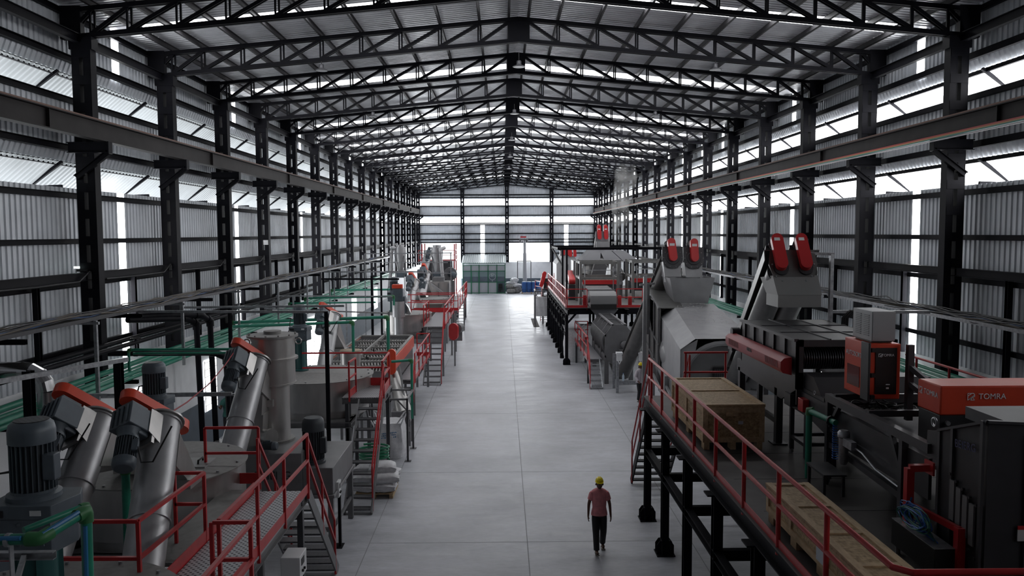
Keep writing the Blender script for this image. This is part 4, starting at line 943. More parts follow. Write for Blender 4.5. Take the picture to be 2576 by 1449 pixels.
# acceleration conveyor
t = thing('belt_conveyor', 'dark grey belt conveyor running from the red guarded box to the orange sorter', 'conveyor', (6.3, 12, DZ))
M = MB(); M.prism([(5.25, 14.6, 4.3), (5.25, 9.6, 4.3), (5.25, 9.6, 3.78), (5.25, 12.5, 3.76), (5.25, 13.4, 3.9), (5.25, 14.6, 3.92)], (.04, 0, 0)); M.out('side_plate', DGREY, t)
MB().prism([(7.3, 14.6, 4.3), (7.3, 9.6, 4.3), (7.3, 9.6, 3.78), (7.3, 14.6, 3.92)], (.04, 0, 0)).out('side_plate', DGREY, t)
MB().box(5.3, 7.3, 8.9, 14.6, 4.18, 4.22).out('belt', RUBBER, t)
M = MB(); M.box(5.28, 7.32, 12.9, 13.8, 4.28, 4.36); M.hexa([(5.3, 13.0, 4.3), (7.3, 13.0, 4.3), (7.3, 13.8, 4.3), (5.3, 13.8, 4.3)], [(5.3, 13.4, 4.62), (7.3, 13.4, 4.62), (7.3, 13.8, 4.62), (5.3, 13.8, 4.62)]); M.out('chute_plate', DGREY, t)
for y in (14.3, 13.6):
    M = MB(); M.bar((5.27, y, DZ+.06), (5.27, y, 3.95), .07, .07); M.bar((7.3, y, DZ+.06), (7.3, y, 3.95), .07, .07); M.bar((5.27, y, 3.4), (7.3, y, 3.4), .06, .06); M.out('leg_frame', FRAME, t)
    MB().cyl((5.27, y, DZ), (5.27, y, DZ+.07), .04, n=10).out('levelling_foot', GALV, t)
MB().bar((5.27, 13.6, 3.38), (5.27, 14.3, 3.38), .06, .06).out('leg_tie', FRAME, t)
M = MB(); M.box(5.12, 5.25, 14.0, 14.3, 3.98, 4.2); M.out('bearing_housing', DGREY, t)
MB().tube([(5.24, 13.2+.03*math.cos(a*.524), 4.36+.035+.03*math.sin(a*.524)) for a in range(13)], .008, 6).out('lifting_eye', GALV, t)
t = tag(MB().box(5.14, 5.25, 13.45, 13.68, 4.0, 4.22).out('isolator_box', RED, None, .006), 'small red isolator box on the side of the dark conveyor', 'switch box')
# frame around the sorter
t = thing('machine_stand', 'dark steel frame with long top rail around the orange sorting unit', 'frame', (6, 11, DZ))
M = MB(); M.bar((5.22, 12.6, 4.45), (5.22, 9.5, 4.45), .1, .12); M.out('top_rail', FRAME, t)
for y in (12.55, 10.17):
    M = MB(); M.bar((5.22, y, DZ+.05), (5.22, y, 4.42), .09, .09); M.out('post', FRAME, t)
    MB().cyl((5.22, y, DZ), (5.22, y, DZ+.06), .04, n=10).out('levelling_foot', GALV, t)
M = MB(); M.bar((5.22, 12.5, 4.0), (5.22, 12.15, 4.4), .06, .06); M.bar((5.22, 10.2, 3.95), (5.22, 10.5, 4.4), .06, .06); M.bar((5.24, 12.5, 3.7), (5.24, 10.2, 3.62), .07, .09); M.bar((5.24, 12.5, 3.95), (5.24, 10.2, 3.9), .05, .07); M.bar((5.3, 12.5, 3.2), (5.3, 12.5, 4.0), .05, .05); M.bar((5.35, 12.7, 3.2), (5.25, 12.4, 3.9), .05, .05); M.out('braces', FRAME, t)
for y in (12.35, 11.2): MB().bar((5.22, y, 4.5), (7.4, y, 4.5), .07, .09).out('cross_rail', FRAME, t)
M = MB(); M.bar((6.02, 11.62, 4.3), (6.02, 11.62, 5.43), .09, .09); M.bar((6.02, 11.6, 5.1), (6.4, 10.9, 4.6), .07, .07); M.bar((6.02, 11.6, 4.85), (6.3, 11.0, 4.5), .07, .07); M.out('unit_post', FRAME, t)
# optical sorter head
t = thing('optical_sorter', 'orange and black optical sorter cabinet with white AUTOSORT lettering', 'sorter', (5.72, 12.1, 4.55))
M = MB(); M.box(5.48, 5.96, 11.78, 12.62, 4.58, 5.42); M.out('cabinet', ORANGE, t, .012)
MB().box(5.45, 5.485, 11.72, 11.98, 4.56, 5.44).out('corner_trim', mat('charcoal_trim', (.035, .035, .04), .5), t, .008)
M = MB(); M.box(5.58, 5.9, 11.765, 11.78, 4.66, 5.36); M.out('front_door', BLK, t)
M = MB()
for z in (4.62, 4.95, 5.33): M.box(5.5, 5.56, 11.72, 11.79, z-.03, z+.03)
M.out('hinges', BLK, t)
MB().box(5.473, 5.48, 12.07, 12.5, 4.70, 5.02).out('window', mat('smoky_red_window', (.10, .02, .02), .12), t)
M = MB(); M.box(5.74, 5.80, 11.758, 11.766, 4.80, 4.815); M.box(5.745, 5.785, 11.758, 11.766, 4.74, 4.765); M.out('connectors', SIGN, t)
text('AUTOSORT', .105, (5.476, 12.28, 5.2), RM((0, -1, 0), (0, 0, 1)), SIGN, t, 'brand_lettering')
text('TOMRA', .055, (5.76, 11.76, 5.25), RM((1, 0, 0), (0, 0, 1)), SIGN, t, 'brand_lettering')
def logo(parent, c, s, xd, zd, m):
    """square leaf emblem with rounded corners and two diagonal cuts"""
    c = V(c); x = V(xd).normalized(); z = V(zd).normalized(); nn = x.cross(z).normalized()*.003; M = MB()
    def P(a, b): return c+x*a*s+z*b*s
    w = .09*s
    seq = [(-.5, -.5), (-.5, .5), (.35, .5), (.5, .3), (.5, 0), (.2, -.05), (-.5, -.5)]
    for a, b in zip(seq, seq[1:]): M.bar(P(*a), P(*b), w, .004, nn)
    for a, b in (((-.5, .1), (.1, .5)), ((-.2, -.3), (.5, .25)), ((.2, -.05), (.5, -.5)), ((.5, -.5), (-.05, -.5)), ((-.05, -.5), (.2, -.05))): M.bar(P(*a), P(*b), w, .004, nn)
    return M.out('logo_mark', m, parent)
logo(t, (5.645, 11.76, 5.25), .05, (1, 0, 0), (0, 0, 1), SIGN)
t = thing('air_conditioner_box', 'pale grey louvred cabinet on top of the orange sorter', 'cabinet', (5.72, 12.1, 5.43))
MB().box(5.55, 5.9, 11.85, 12.5, 5.45, 5.9).out('enclosure', mat('pale_grey_enamel', (.34, .35, .36), .45), t, .006)
M = MB()
for k in range(12):
    for y in (12.03, 12.3): M.box(5.54, 5.55, y-.09, y+.09, 5.52+k*.028, 5.53+k*.028)
M.out('louvres', GREYP, t)
M = MB(); M.box(5.56, 5.9, 11.843, 11.85, 5.47, 5.88); M.cyl((5.6, 11.84, 5.68), (5.6, 11.85, 5.68), .015, n=8); M.out('door', mat('pale_grey_enamel', (.34, .35, .36), .45), t)
M = MB(); M.box(5.57, 5.88, 11.9, 12.45, 5.425, 5.45); M.out('feet', BLK, t)
# valve block with emblem lettering
t = thing('valve_block', 'long orange and black sorter housing with white TOMRA lettering at the right edge', 'sorter', (7, 10.7, 4.25))
x0 = 5.74
MB().box(x0, 9.0, 10.27, 10.85, 4.68, 5.07).out('orange_cover', ORANGE, t, .02)
MB().box(x0+.01, 9.0, 10.29, 10.83, 4.25, 4.68).out('black_base', mat('black_housing', (.022, .022, .025), .45), t, .01)
M = MB()
for k in (6.35, 7.75): M.prism([(k-.28, 10.262, 4.66), (k+.28, 10.262, 4.66), (k+.14, 10.262, 4.76), (k-.14, 10.262, 4.76)], (0, .01, 0))
M.out('cover_cutouts', mat('black_housing', (.022, .022, .025), .45), t)
M = MB()
for k in (6.27, 6.45, 7.67): M.box(k-.012, k+.012, 10.245, 10.262, 4.66, 4.78)
for k in (0, 1, 2): M.cyl((x0+.1, 10.28, 4.58-.1*k), (x0+.1, 10.24, 4.58-.1*k), .03, n=12)
M.out('latches_and_plugs', GALV, t)
MB().box(7.07, 7.075, 10.262, 10.27, 4.69, 5.05).out('panel_gap', BLK, t)
text('TOMRA', .105, (6.42, 10.262, 4.93), RM((1, 0, 0), (0, 0, 1)), SIGN, t, 'brand_lettering'); logo(t, (6.14, 10.262, 4.93), .09, (1, 0, 0), (0, 0, 1), SIGN)
text('TOMRA', .10, (x0-.004, 10.5, 4.93), RM((0, -1, 0), (0, 0, 1)), SIGN, t, 'brand_lettering'); logo(t, (x0-.004, 10.76, 4.93), .085, (0, -1, 0), (0, 0, 1), SIGN)
logo(t, (7.6, 10.262, 4.93), .16, (1, 0, 0), (0, 0, 1), SIGN)
# dark separation hood, bottom right
t = thing('separation_hood', 'large dark grey steel hood with BEIERG lettering at the bottom right corner', 'hood', (6.2, 8.4, DZ))
M = MB(); M.hexa([(5.22, 9.35, DZ), (5.26, 8.45, DZ), (8.8, 8.45, DZ), (8.8, 9.35, DZ)], [(5.22, 9.35, 4.7), (5.26, 8.45, 5.02), (8.8, 8.45, 4.86), (8.8, 9.35, 4.7)]); M.out('hood_casing', DGREY, t)
M = MB()
for y, z in ((9.32, 4.72), (9.05, 4.82), (8.48, 5.04)): M.bar((5.215, y, DZ), (5.215, y, z), .03, .05, (0, 1, 0))
M.bar((5.22, 9.35, 4.72), (5.24, 8.44, 5.04), .06, .03); M.bar((5.24, 8.44, 5.04), (8.8, 8.44, 4.88), .06, .03); M.bar((5.7, 8.43, DZ), (5.7, 8.43, 4.9), .05, .03); M.box(5.5, 8.8, 8.5, 9.3, 4.88, 5.02); 
N_ = MB()
for i in range(4):
    y = 9.0-i*.13; N_.box(5.195, 5.215, y-.045, y+.045, 3.75-i*.05, 4.22-i*.05)
N_.out('gate_slides', GREYP, t)
for i in range(5):
    y = 9.05-i*.13
    M.cyl((5.19, y, 4.28-i*.05), (5.22, y, 4.28-i*.05), .018, n=8); M.cyl((5.19, y, 3.68-i*.05), (5.22, y, 3.68-i*.05), .018, n=8)
M.out('ribs_and_flange', FRAME, t)
MB().tube([(5.2, 9.42+.05*math.cos(i*.524), 4.8+.05*math.sin(i*.524)) for i in range(13)], .014, 8).out('lifting_eye', GALV, t)
MB().prism([(5.215, 9.6, 4.35), (5.215, 9.3, 4.35), (5.215, 9.3, 4.72), (5.215, 9.6, 4.66)], (.02, 0, 0)).out('side_lug', DGREY, t)
text('BEIERG', .13, (5.205, 8.78, 4.68), RM((0, -1, .1), (0, 0, 1)), mat('dark_blue_lettering', (.03, .035, .12), .5), t, 'brand_lettering')
M = MB(); M.mt(mat('warning_white', (.5, .5, .5), .6)).box(5.6, 5.72, 8.415, 8.425, 3.72, 3.85); M.mt(RED).box(5.6, 5.72, 8.412, 8.426, 3.85, 3.89); M.out('warning_label', None, t)
t = thing('red_tube_frame', 'red square tube bracket frame beside the dark hood', 'frame', (5.0, 9.3, DZ))
M = MB(); M.bar((4.98, 9.55, 3.2), (4.98, 9.55, 4.2), .09, .09); M.bar((4.98, 9.55, 4.2), (5.22, 9.5, 4.22), .08, .08); M.box(5.19, 5.215, 9.4, 9.6, 4.14, 4.3); M.bar((5.0, 9.5, 3.75), (5.16, 8.75, 3.72), .05, .07); M.bar((5.16, 8.75, 3.75), (5.16, 8.75, DZ), .09, .09); M.out('frame', RED, t)
t = thing('valve_terminal_box', 'black box with a bare metal top and looped blue air hoses beside the hood', 'terminal box', (5.0, 9.3, DZ))
M = MB().box(4.88, 5.12, 8.75, 9.75, DZ+.1, DZ+.42); M.out('box', BLK, t, .006)
MB().box(4.88, 5.12, 8.75, 9.75, DZ+.42, DZ+.425).out('metal_top', GALV, t)
for y in (8.85, 9.65): MB().cyl((4.92, y, DZ), (4.92, y, DZ+.1), .03, n=10).out('levelling_foot', GALV, t)
r_ = random.Random(11)
for i in range(18):
    m_ = [mat('blue_hose', (.02, .12, .42), .4), mat('green_hose_thin', (.02, .14, .09), .4), mat('blue_hose', (.02, .12, .42), .4)][i % 3]
    c = V((5.0+r_.uniform(-.05, .02), 9.2+r_.uniform(-.12, .2), DZ+.58+r_.uniform(0, .06))); a = r_.uniform(.14, .36); b = r_.uniform(.07, .15); ph = r_.uniform(0, 1.2); pts = [V((4.99, 9.55-.004*i, 3.85)), V((4.96, 9.52, 3.72))]
    for k in range(22):
        f = ph+k*.42; pts.append(c+V((-.05+.012*math.sin(3*f+i)-.004*i, -a*math.cos(f+2.6), b*math.sin(f+2.6))))
    pts.append(V((5.0, c.y-.2, DZ+.43)))
    MB().tube(pts, .0075, 5).out('air_hose', m_, t)
# step table, pipes and filter unit on the mezzanine
t = thing('step_table', 'low dark steel step table on the mezzanine behind the long crate', 'step', (5.05, 12.1, DZ))
MB().box(4.83, 5.18, 11.75, 12.45, 3.40, 3.43).out('top', mat('step_plate', (.07, .07, .075), .5, .3), t)
for x in (4.86, 5.15):
    for y in (11.8, 12.4): MB().bar((x, y, DZ), (x, y, 3.4), .04, .04).out('leg', FRAME, t)
t = thing('air_pipe', 'green plastic air pipe rising from the deck beside the sorter frame', 'pipe', (4.98, 12.75, DZ))
MB().tube([(4.98, 12.75, DZ), (4.98, 12.75, 4.15)], .05, 14).out('riser', PIPE, t); MB().tube([(4.98, 12.75, 4.12), (4.98, 12.75, 4.2), (5.02, 12.7, 4.2)], .062, 12).out('elbow', PIPE2, t)
MB().tube([(4.98, 12.75, 4.19), (5.1, 12.0, 4.17)], .045, 12).out('branch', PIPE, t); MB().prof((5.08, 12.15, 4.17), (5.085, 12.12, 4.17), [(0, .08), (1, .08)], 16).out('flange', BLK, t)
t = thing('air_filter_unit', 'silver compressed air filter with a coiled blue hose on the sorter frame', 'filter', (5.12, 11.8, 3.4))
M = MB(); M.lathe(5.12, 11.75, [(.05, 3.6), (.07, 3.65), (.07, 4.0), (.09, 4.02), (.09, 4.08), (.06, 4.12)], 18); M.box(5.08, 5.16, 11.4, 11.7, 3.9, 4.02); M.out('filter_body', GALV, t)
MB().tube([(5.1+.035*math.cos(a*.6), 12.02+.035*math.sin(a*.6), 4.15-.0035*a) for a in range(160)], .007, 5).out('coiled_hose', mat('blue_hose', (.015, .09, .32), .4), t)
MB().tube([(5.1+.03*math.cos(a*.6), 11.9+.03*math.sin(a*.6), 3.62+.0035*a) for a in range(70)], .007, 5).out('coiled_hose', mat('blue_hose', (.015, .09, .32), .4), t)
M = MB(); pts = [(5.14, 11.6, 3.95), (5.15, 11.2, 3.92), (5.16, 10.8, 3.8), (5.18, 10.2, 3.75)]; M.tube(pts, .014, 6); M.out('white_cable', GALV, t)
t = thing('cable_heap', 'tangled heap of black cables under the orange sorter', 'cables', (5.9, 12.0, 4.23))
r_ = random.Random(5)
for i in range(14):
    c = V((5.8+r_.uniform(-.25, .3), 11.9+r_.uniform(-.35, .35), 4.36)); a = r_.uniform(.1, .25); b = r_.uniform(.08, .3); ph = r_.random()*6
    MB().tube([c+V((a*math.cos(k*.45+ph), b*math.sin(k*.45+ph), .04*math.sin(k*.9+i)+.05*r_.random()*.3+i*.006)) for k in range(14)], .011, 5).out('cable', BLK, t)
# ================================================================ RIGHT SIDE: TWIN CONVEYOR, TROMMEL
SHELLD = mat('dark_conveyor_steel', (.12, .117, .115), .38, .5, .15, 4)
t = thing('twin_screw_conveyor', 'large inclined twin tube conveyor with two red belt guards at its head', 'conveyor', (6.4, 20, 2.4))
b1, h1 = V((7.15, 24.2, 2.55)), V((5.93, 16.9, 6.3)); ax = (h1-b1).normalized(); off = V((.52, 0, 0)); nr = (V((0, 0, 1))-ax*ax.z).normalized()
for k in (0, 1): MB().prof(b1+off*k*1.15, h1+off*k-ax*.1, [(0, .30), (1, .27)], 28).out('tube', SHELLD, t)
sx = V((-.34, 0, .02))
M = MB(); M.prism([b1+sx+nr*.42, b1+sx+nr*.2, h1+sx+nr*.2, h1+sx+nr*.42], (.02, 0, 0)); q = V((1.2, 0, 0)); M.prism([b1+sx+nr*.42, h1+sx+nr*.42, h1+sx+q+nr*.42, b1+sx+q+nr*.42], nr*.02); M.out('trough_side', SHELLD, t)
c = h1+off*.5; u = V((1, 0, 0))
pl = [(-.48, .42), (-.52, .1), (-.42, -.22), (-.28, -.33), (.28, -.33), (.42, -.22), (.52, .1), (.48, .42)]
MB().prism([c+u*a+nr*b for a, b in pl], ax*.04).out('head_plate', SHELLD, t)
M = MB()
for a, b in ((-.45, .1), (-.38, -.18), (-.25, -.28), (0, -.28), (.25, -.28), (.38, -.18), (.45, .1)): M.cyl(c+u*a+nr*b+ax*.04, c+u*a+nr*b+ax*.06, .018, n=8)
M.out('plate_bolts', GALV, t)
for k in (0, 1):
    q = h1+off*k; MB().prof(q+ax*.04, q+ax*.09, [(0, .16), (1, .15)], 24).out('bearing', DGREY, t)
    d = (nr+V((-.13, 0, 0))).normalized()
    P, vec = stadium(q+ax*.17+d*.05, q+ax*.17+d*.62, ax, .24, .16, 12)
    g = MB().prism(P, vec).out('belt_guard', mat('bright_red_guard', (.50, .022, .025), .4), t)
    z = q+ax*.255+d*.6; MB().cbox(z, (.14, .07, .005), Matrix((u, nr, ax)).transposed()).out('label_plate', WHITE, g)
    motor_body(t, q+d*.62-ax*.05, -ax, .13, .5, (-1, 0, 0), mat_=DGREY)
M = MB(); A_ = [c+u*a+nr*b for a, b in ((-.42, -.1), (.48, -.1), (.48, -.33), (-.42, -.33))]; zz = h1.z-.52
M.hexa([(5.75, 16.55, zz), (6.68, 16.55, zz), (6.68, 17.3, zz), (5.75, 17.3, zz)], [(5.72, 16.8, h1.z-.12), (6.68, 16.8, h1.z-.12), (6.68, 17.6, h1.z-.2), (5.72, 17.6, h1.z-.2)])
M.box(5.76, 6.67, 16.56, 17.3, zz-.26, zz); M.out('discharge_hood', mat('hood_grey', (.22, .22, .22), .5, .4), t)
for x in (7.0, 7.9): MB().bar((x, 23.6, 0), (x, 23.6, 2.7), .1, .1).out('leg', FRAME, t)
# trommel
TROM = mat('trommel_grey_paint', (.27, .27, .28), .45, .25, .12, 2)
t = thing('trommel_screen', 'big grey trommel housing with a chamfered roof and a feed hopper on top', 'trommel', (7.1, 28, 0))
M = MB()
E, D, G, Gb = (6.21, 25.5, 3.66), (8.1, 25.5, 3.66), (5.73, 25.5, 3.32), (5.73, 25.5, 1.9)
A, B, H, Hb = (6.62, 31.0, 4.33), (8.25, 31.0, 4.30), (6.12, 31.0, 3.9), (6.12, 31.0, 1.9)
D2, B2, D3, B3 = (8.55, 25.5, 3.32), (8.7, 31, 3.9), (8.55, 25.5, 1.9), (8.7, 31, 1.9)
M.add([E, D, B, A, G, H, Gb, Hb, D2, B2, D3, B3], [(0, 1, 2, 3), (4, 0, 3, 5), (6, 4, 5, 7), (1, 8, 9, 2), (8, 10, 11, 9), (5, 3, 2, 9, 11, 7)]); M.out('housing', TROM, t, 0, 20)
M = MB(); cx, cz, R_ = 7.1, 2.25, 1.18
pts = [(cx+R_*math.cos(a*math.pi/16), 25.52, cz+R_*math.sin(a*math.pi/16)) for a in range(17)]
poly = [(8.5, 25.52, 1.9), (8.5, 25.52, 3.3), (8.1, 25.52, 3.62), (6.23, 25.52, 3.62), (5.77, 25.52, 3.3), (5.77, 25.52, 1.9), (5.92, 25.52, 1.9)]
ring = [V(p) for p in pts[::-1]]
n0 = len(ring); out_ = [V((cx+1.34*math.cos(math.pi*(1-i/(n0-1))), 25.52, cz+1.34*math.sin(math.pi*(1-i/(n0-1))))) for i in range(n0)]
for p in out_: p.z = min(p.z, 3.64)
for i in range(n0-1): M.hexa([ring[i], ring[i+1], out_[i+1], out_[i]], [ring[i]+V((0, .05, 0)), ring[i+1]+V((0, .05, 0)), out_[i+1]+V((0, .05, 0)), out_[i]+V((0, .05, 0))])
M.prism([(5.75, 25.53, 1.9), (5.9, 25.53, 2.25), (6.2, 25.53, 3.1), (6.3, 25.53, 3.64), (5.75, 25.53, 3.34)], (0, .04, 0)); M.out('front_plate', TROM, t, 0, 20)
M = MB(); M.prof((cx, 25.9, cz), (cx, 30.8, cz+.35), [(0, 1.12), (1, 1.12)], 40, True); M.out('screen_drum', mat('drum_grey', (.2, .2, .205), .45, .3, .1, 2), t)
M = MB(); M.prof((cx, 25.5, cz), (cx, 25.56, cz), [(0, R_+.06), (1, R_+.06)], 40, False); M.prof((cx, 25.5, cz), (cx, 25.56, cz), [(0, R_), (1, R_)], 40, False); M.out('front_ring', TROM, t)
M = MB(); M.box(6.9, 7.5, 25.82, 25.9, 2.0, 2.65); M.out('inspection_grid', MESHM, t)
M = MB(); M.bar((6.9, 25.8, 2.65), (7.5, 25.8, 2.65), .05, .05); M.bar((6.9, 25.8, 2.0), (6.9, 25.8, 2.65), .05, .05, (0, 1, 0)); M.out('grid_frame', BLK, t)
# side frame with ribbed lower panels
M = MB(); x = 5.9
M.prism([(5.75, 25.6, .9), (6.1, 31, .9), (6.1, 31, 2.0), (5.75, 25.6, 2.0)], (.05, 0, 0)); M.prism([(5.98, 30.2, 4.2), (5.98, 33.2, 4.85), (6.05, 33.2, 1.2), (5.98, 30.2, 1.2)], (.04, 0, 0)); M.box(5.98, 6.75, 31.05, 33.2, 1.2, 4.4); M.prism([(5.98, 30.2, 4.2), (6.9, 30.2, 4.2), (6.9, 33.2, 4.85), (5.98, 33.2, 4.85)], (0, 0, .03)); M.out('feed_box', mat('feed_box_grey', (.13, .128, .125), .45, .4, .15, 3), t)
M = MB()
for y in (30.3, 31.2, 32.2, 33.1): M.bar((5.95, y, 1.2), (5.95, y, 4.2+(y-30.2)*.2), .06, .06, (0, 1, 0))
for z in (2.3, 3.2): M.bar((5.95, 30.2, z-.4), (5.95, 33.2, z+.3), .05, .05)
M.bar((5.95, 30.2, 4.22), (5.95, 33.2, 4.87), .06, .05); M.out('ribs', GREYP, t)
M = MB(); bt = [(6.70, 30.9, 4.33), (8.0, 30.9, 4.33), (8.0, 32.0, 4.33), (6.70, 32.0, 4.33)]; tp = [(6.45, 30.65, 5.34), (8.2, 30.65, 5.34), (8.2, 32.4, 5.34), (6.45, 32.4, 5.34)]
M.add([V(p) for p in bt+tp], [(0, 1, 5, 4), (1, 2, 6, 5), (2, 3, 7, 6), (3, 0, 4, 7)]); M.out('feed_hopper', TROM, t)
M = MB(); r_ = random.Random(2)
for i in range(260):
    v_ = r_.random()**2.0; y = 30.85-v_*3.4; x = 6.62+r_.random()*1.5; z = 3.68+(4.33-3.66)*(y-25.5)/5.5+.004; s_ = r_.uniform(.012, .035)
    M.cbox((x, y, z), (s_*1.6, s_, .008), Matrix.Rotation(r_.random()*3, 3, 'Z'))
tag(M.out('plastic_flakes', mat('pale_flakes', (.42, .42, .42), .6)), 'scatter of pale plastic flakes lying on the roof of the trommel', 'flakes', None, 'stuff')
for x in (5.85, 8.5):
    for y in (25.8, 28.3, 30.8): MB().bar((x, y, 0), (x, y, 1.95), .14, .14).out('leg', TROM, t)
M = MB(); M.bar((5.85, 25.8, 1.0), (5.85, 28.3, 1.6), .08, .08); M.bar((5.85, 28.3, 1.0), (5.85, 30.8, 1.6), .08, .08); M.hexa([(6.3, 25.9, .8), (8, 25.9, .8), (8, 30.5, .8), (6.3, 30.5, .8)], [(5.9, 25.7, 1.9), (8.4, 25.7, 1.9), (8.4, 30.8, 1.9), (5.9, 30.8, 1.9)]); M.out('collecting_chute', TROM, t)
M = MB(); M.cyl((7.9, 25.3, 3.45), (8.3, 25.3, 3.5), .09, n=14); M.box(7.9, 8.2, 25.2, 25.5, 2.6, 3.3); M.out('chain_tensioner', DGREY, t)
# two feed tubes to the hopper
def head_conveyor(label, base, top, lean, legs):
    t = thing('screw_conveyor', label, 'screw conveyor', tuple(base), 0, 'feed conveyors of the trommel')
    base = V(base); top = V(top); ax = (top-base).normalized(); nr = (V((0, -.4, 1))-ax*V((0, -.4, 1)).dot(ax)).normalized()
    fr = (V((0, -1, .15))).normalized(); s = fr.cross(V((0, 0, 1))).normalized(); up = s.cross(fr).normalized()
    if up.z < 0: up = -up
    MB().prof(base, top, [(0, .33), (1, .30)], 28).out('tube', SHELLD, t)
    M = MB(); M.prism([base+V((-.3, 0, .35)), top+V((-.3, 0, .35)), top+V((.3, 0, .35)), base+V((.3, 0, .35))], (0, .02, .02)); M.out('trough_cover', SHELLD, t)
    c = top+fr*.25
    M = MB(); M.prism([c-V((.4, 0, 0))+up*.45, c+V((.4, 0, 0))+up*.45, c+V((.42, 0, 0))-up*.1, c+V((.2, 0, 0))-up*.4, c-V((.2, 0, 0))-up*.4, c-V((.42, 0, 0))-up*.1], fr*.04); M.prof(c+fr*.04, c+fr*.07, [(0, .42), (1, .42)], 28); M.prof(c+fr*.07, c+fr*.1, [(0, .28), (1, .26)], 24); M.out('head_plate', DGREY, t)
    M = MB()
    for k in range(10):
        a = k*.628; p = c+fr*.07+s*.37*math.cos(a)+up*.37*math.sin(a); M.cyl(p, p+fr*.03, .022, n=8)
    M.out('plate_bolts', GREYP, t)
    d = (up+V((lean, 0, 0))).normalized()
    P, vec = stadium(c+fr*.2+d*.0, c+fr*.2+d*.62, fr, .3, .2, 12); g = MB().prism(P, vec).out('belt_guard', mat('bright_red_guard', (.50, .022, .025), .4), t)
    MB().cbox(c+fr*.305+d*.5, (.2, .005, .1)).out('label_plate', WHITE, g)
    motor_body(t, c+d*.62-fr*.1, -fr, .14, .45, (1, 0, 0), mat_=DGREY)
    M = MB(); z = c.z-.75; M.hexa([(c.x-.32, c.y-.15, z), (c.x+.32, c.y-.15, z), (c.x+.32, c.y+.45, z), (c.x-.32, c.y+.45, z)], [(c.x-.36, c.y+.02, c.z-.15), (c.x+.36, c.y+.02, c.z-.15), (c.x+.36, c.y+.6, c.z-.2), (c.x-.36, c.y+.6, c.z-.2)]); M.box(c.x-.33, c.x+.33, c.y-.16, c.y+.45, z-.0, z+.02); M.out('discharge_spout', TROM, t)
    MB().cyl((c.x, c.y+.15, z), (c.x, c.y+.15, z-.22), .3, n=24).out('spout_collar', TUBE, t)
    for x, y, zt in legs: MB().bar((x, y, 0), (x, y, zt), .12, .12).out('leg', GALV, t)
    return t
head_conveyor('left inclined steel tube conveyor with a red guard feeding the trommel hopper', (5.45, 35.9, .7), (6.75, 31.9, 6.05), -.12, [(5.05, 34.9, 1.7), (6.05, 34.9, 1.7), (5.05, 36.0, 1.6)])
head_conveyor('right inclined steel tube conveyor with a red guard feeding the trommel hopper', (7.9, 36.2, .7), (7.62, 32.0, 6.02), -.03, [(7.5, 35, 1.6), (8.3, 35, 1.6)])
tag(MB().box(5.0, 6.1, 34.8, 35.0, .38, .55).out('cross_beam', GALV), 'pale grey cross beam at the foot of the left feed conveyor', 'beam')
t = thing('support_post', 'grey steel support post with gusset foot holding the left feed conveyor', 'post', (5.68, 31.9, 0))
M = MB(); M.bar((5.68, 31.9, 0), (5.72, 31.9, 5.4), .14, .14, (0, 1, 0)); M.out('shaft', TROM, t); M = MB(); M.box(5.45, 5.9, 31.7, 32.1, 0, .03); M.prism([(5.48, 31.88, .03), (5.88, 31.88, .03), (5.76, 31.88, .42), (5.6, 31.88, .42)], (0, .03, 0)); M.out('foot', TROM, t)
M = MB(); M.bar((5.5, 31.9, 5.0), (6.1, 31.9, 5.05), .08, .08); M.bar((5.5, 31.9, 5.35), (6.1, 31.9, 5.4), .06, .06); M.bar((5.85, 31.9, 3.0), (5.85, 31.9, 5.0), .1, .06, (0, 1, 0)); M.out('clamp', GREYP, t)
for k, (x, z) in enumerate(((5.12, 1.75), (6.08, 1.75))):
    M = MB(); M.box(x-.14, x+.14, 34.7, 35.0, z, z+.08); M.box(x-.11, x+.11, 34.72, 34.95, z-.3, z); M.tube([(x-.1, 34.75, z-.2), (x, 34.72, z-.42), (x+.1, 34.75, z-.2)], .03, 8)
    tag(M.out('bearing_bracket', WHITEW), 'white painted bearing bracket on the %s leg of the left feed conveyor' % ['left', 'right'][k], 'bracket')
t = thing('water_bottle', 'small clear water bottle standing on the conveyor foot beam', 'bottle', (5.3, 34.8, .55))
MB().lathe(5.3, 34.82, [(.045, .55), (.05, .6), (.05, .78), (.02, .85), (.02, .88)], 12).out('body', mat('bottle_plastic', (.5, .6, .7), .1), t); MB().lathe(5.3, 34.82, [(.024, .88), (.024, .91)], 10).out('cap', BLUE, t)
# friction washer drum and its platform
t = thing('friction_drum', 'grey octagonal drum machine with ribbed top below the second mezzanine', 'drum machine', (5.4, 39.5, 0))
oc = [(4.75, 1.3), (4.75, 2.3), (5.12, 2.82), (5.72, 2.82), (6.1, 2.3), (6.1, 1.3), (5.8, .95), (5.05, .95)]
for y in (37.0, 39.6, 42.2): MB().prism([(a, y, b) for a, b in oc], (0, .06, 0)).out('end_plate', GREYP, t)
M = MB(); M.prof((5.42, 37.05, 1.95), (5.42, 42.2, 1.95), [(0, .72), (1, .72)], 32); M.out('drum', mat('drum_dark', (.06, .06, .063), .4, .5), t)
M = MB(); k = 37.2
while k < 42.1: M.prof((5.42, k, 1.95), (5.42, k+.03, 1.95), [(0, .79), (1, .79)], 32); k += .19
M.out('drum_ribs', GREYP, t)
M = MB(); M.bar((4.78, 37, 2.3), (4.78, 42.2, 2.3), .08, .1); M.bar((5.12, 37, 2.8), (5.12, 42.2, 2.8), .1, .06); M.bar((6.08, 37, 2.3), (6.08, 42.2, 2.3), .08, .1); M.bar((5.72, 37, 2.8), (5.72, 42.2, 2.8), .1, .06)
for y in (38.3, 40.9): M.bar((4.76, y, .9), (4.76, y, 2.3), .1, .12, (0, 1, 0)); M.bar((4.76, y, 2.3), (5.12, y, 2.8), .1, .05)
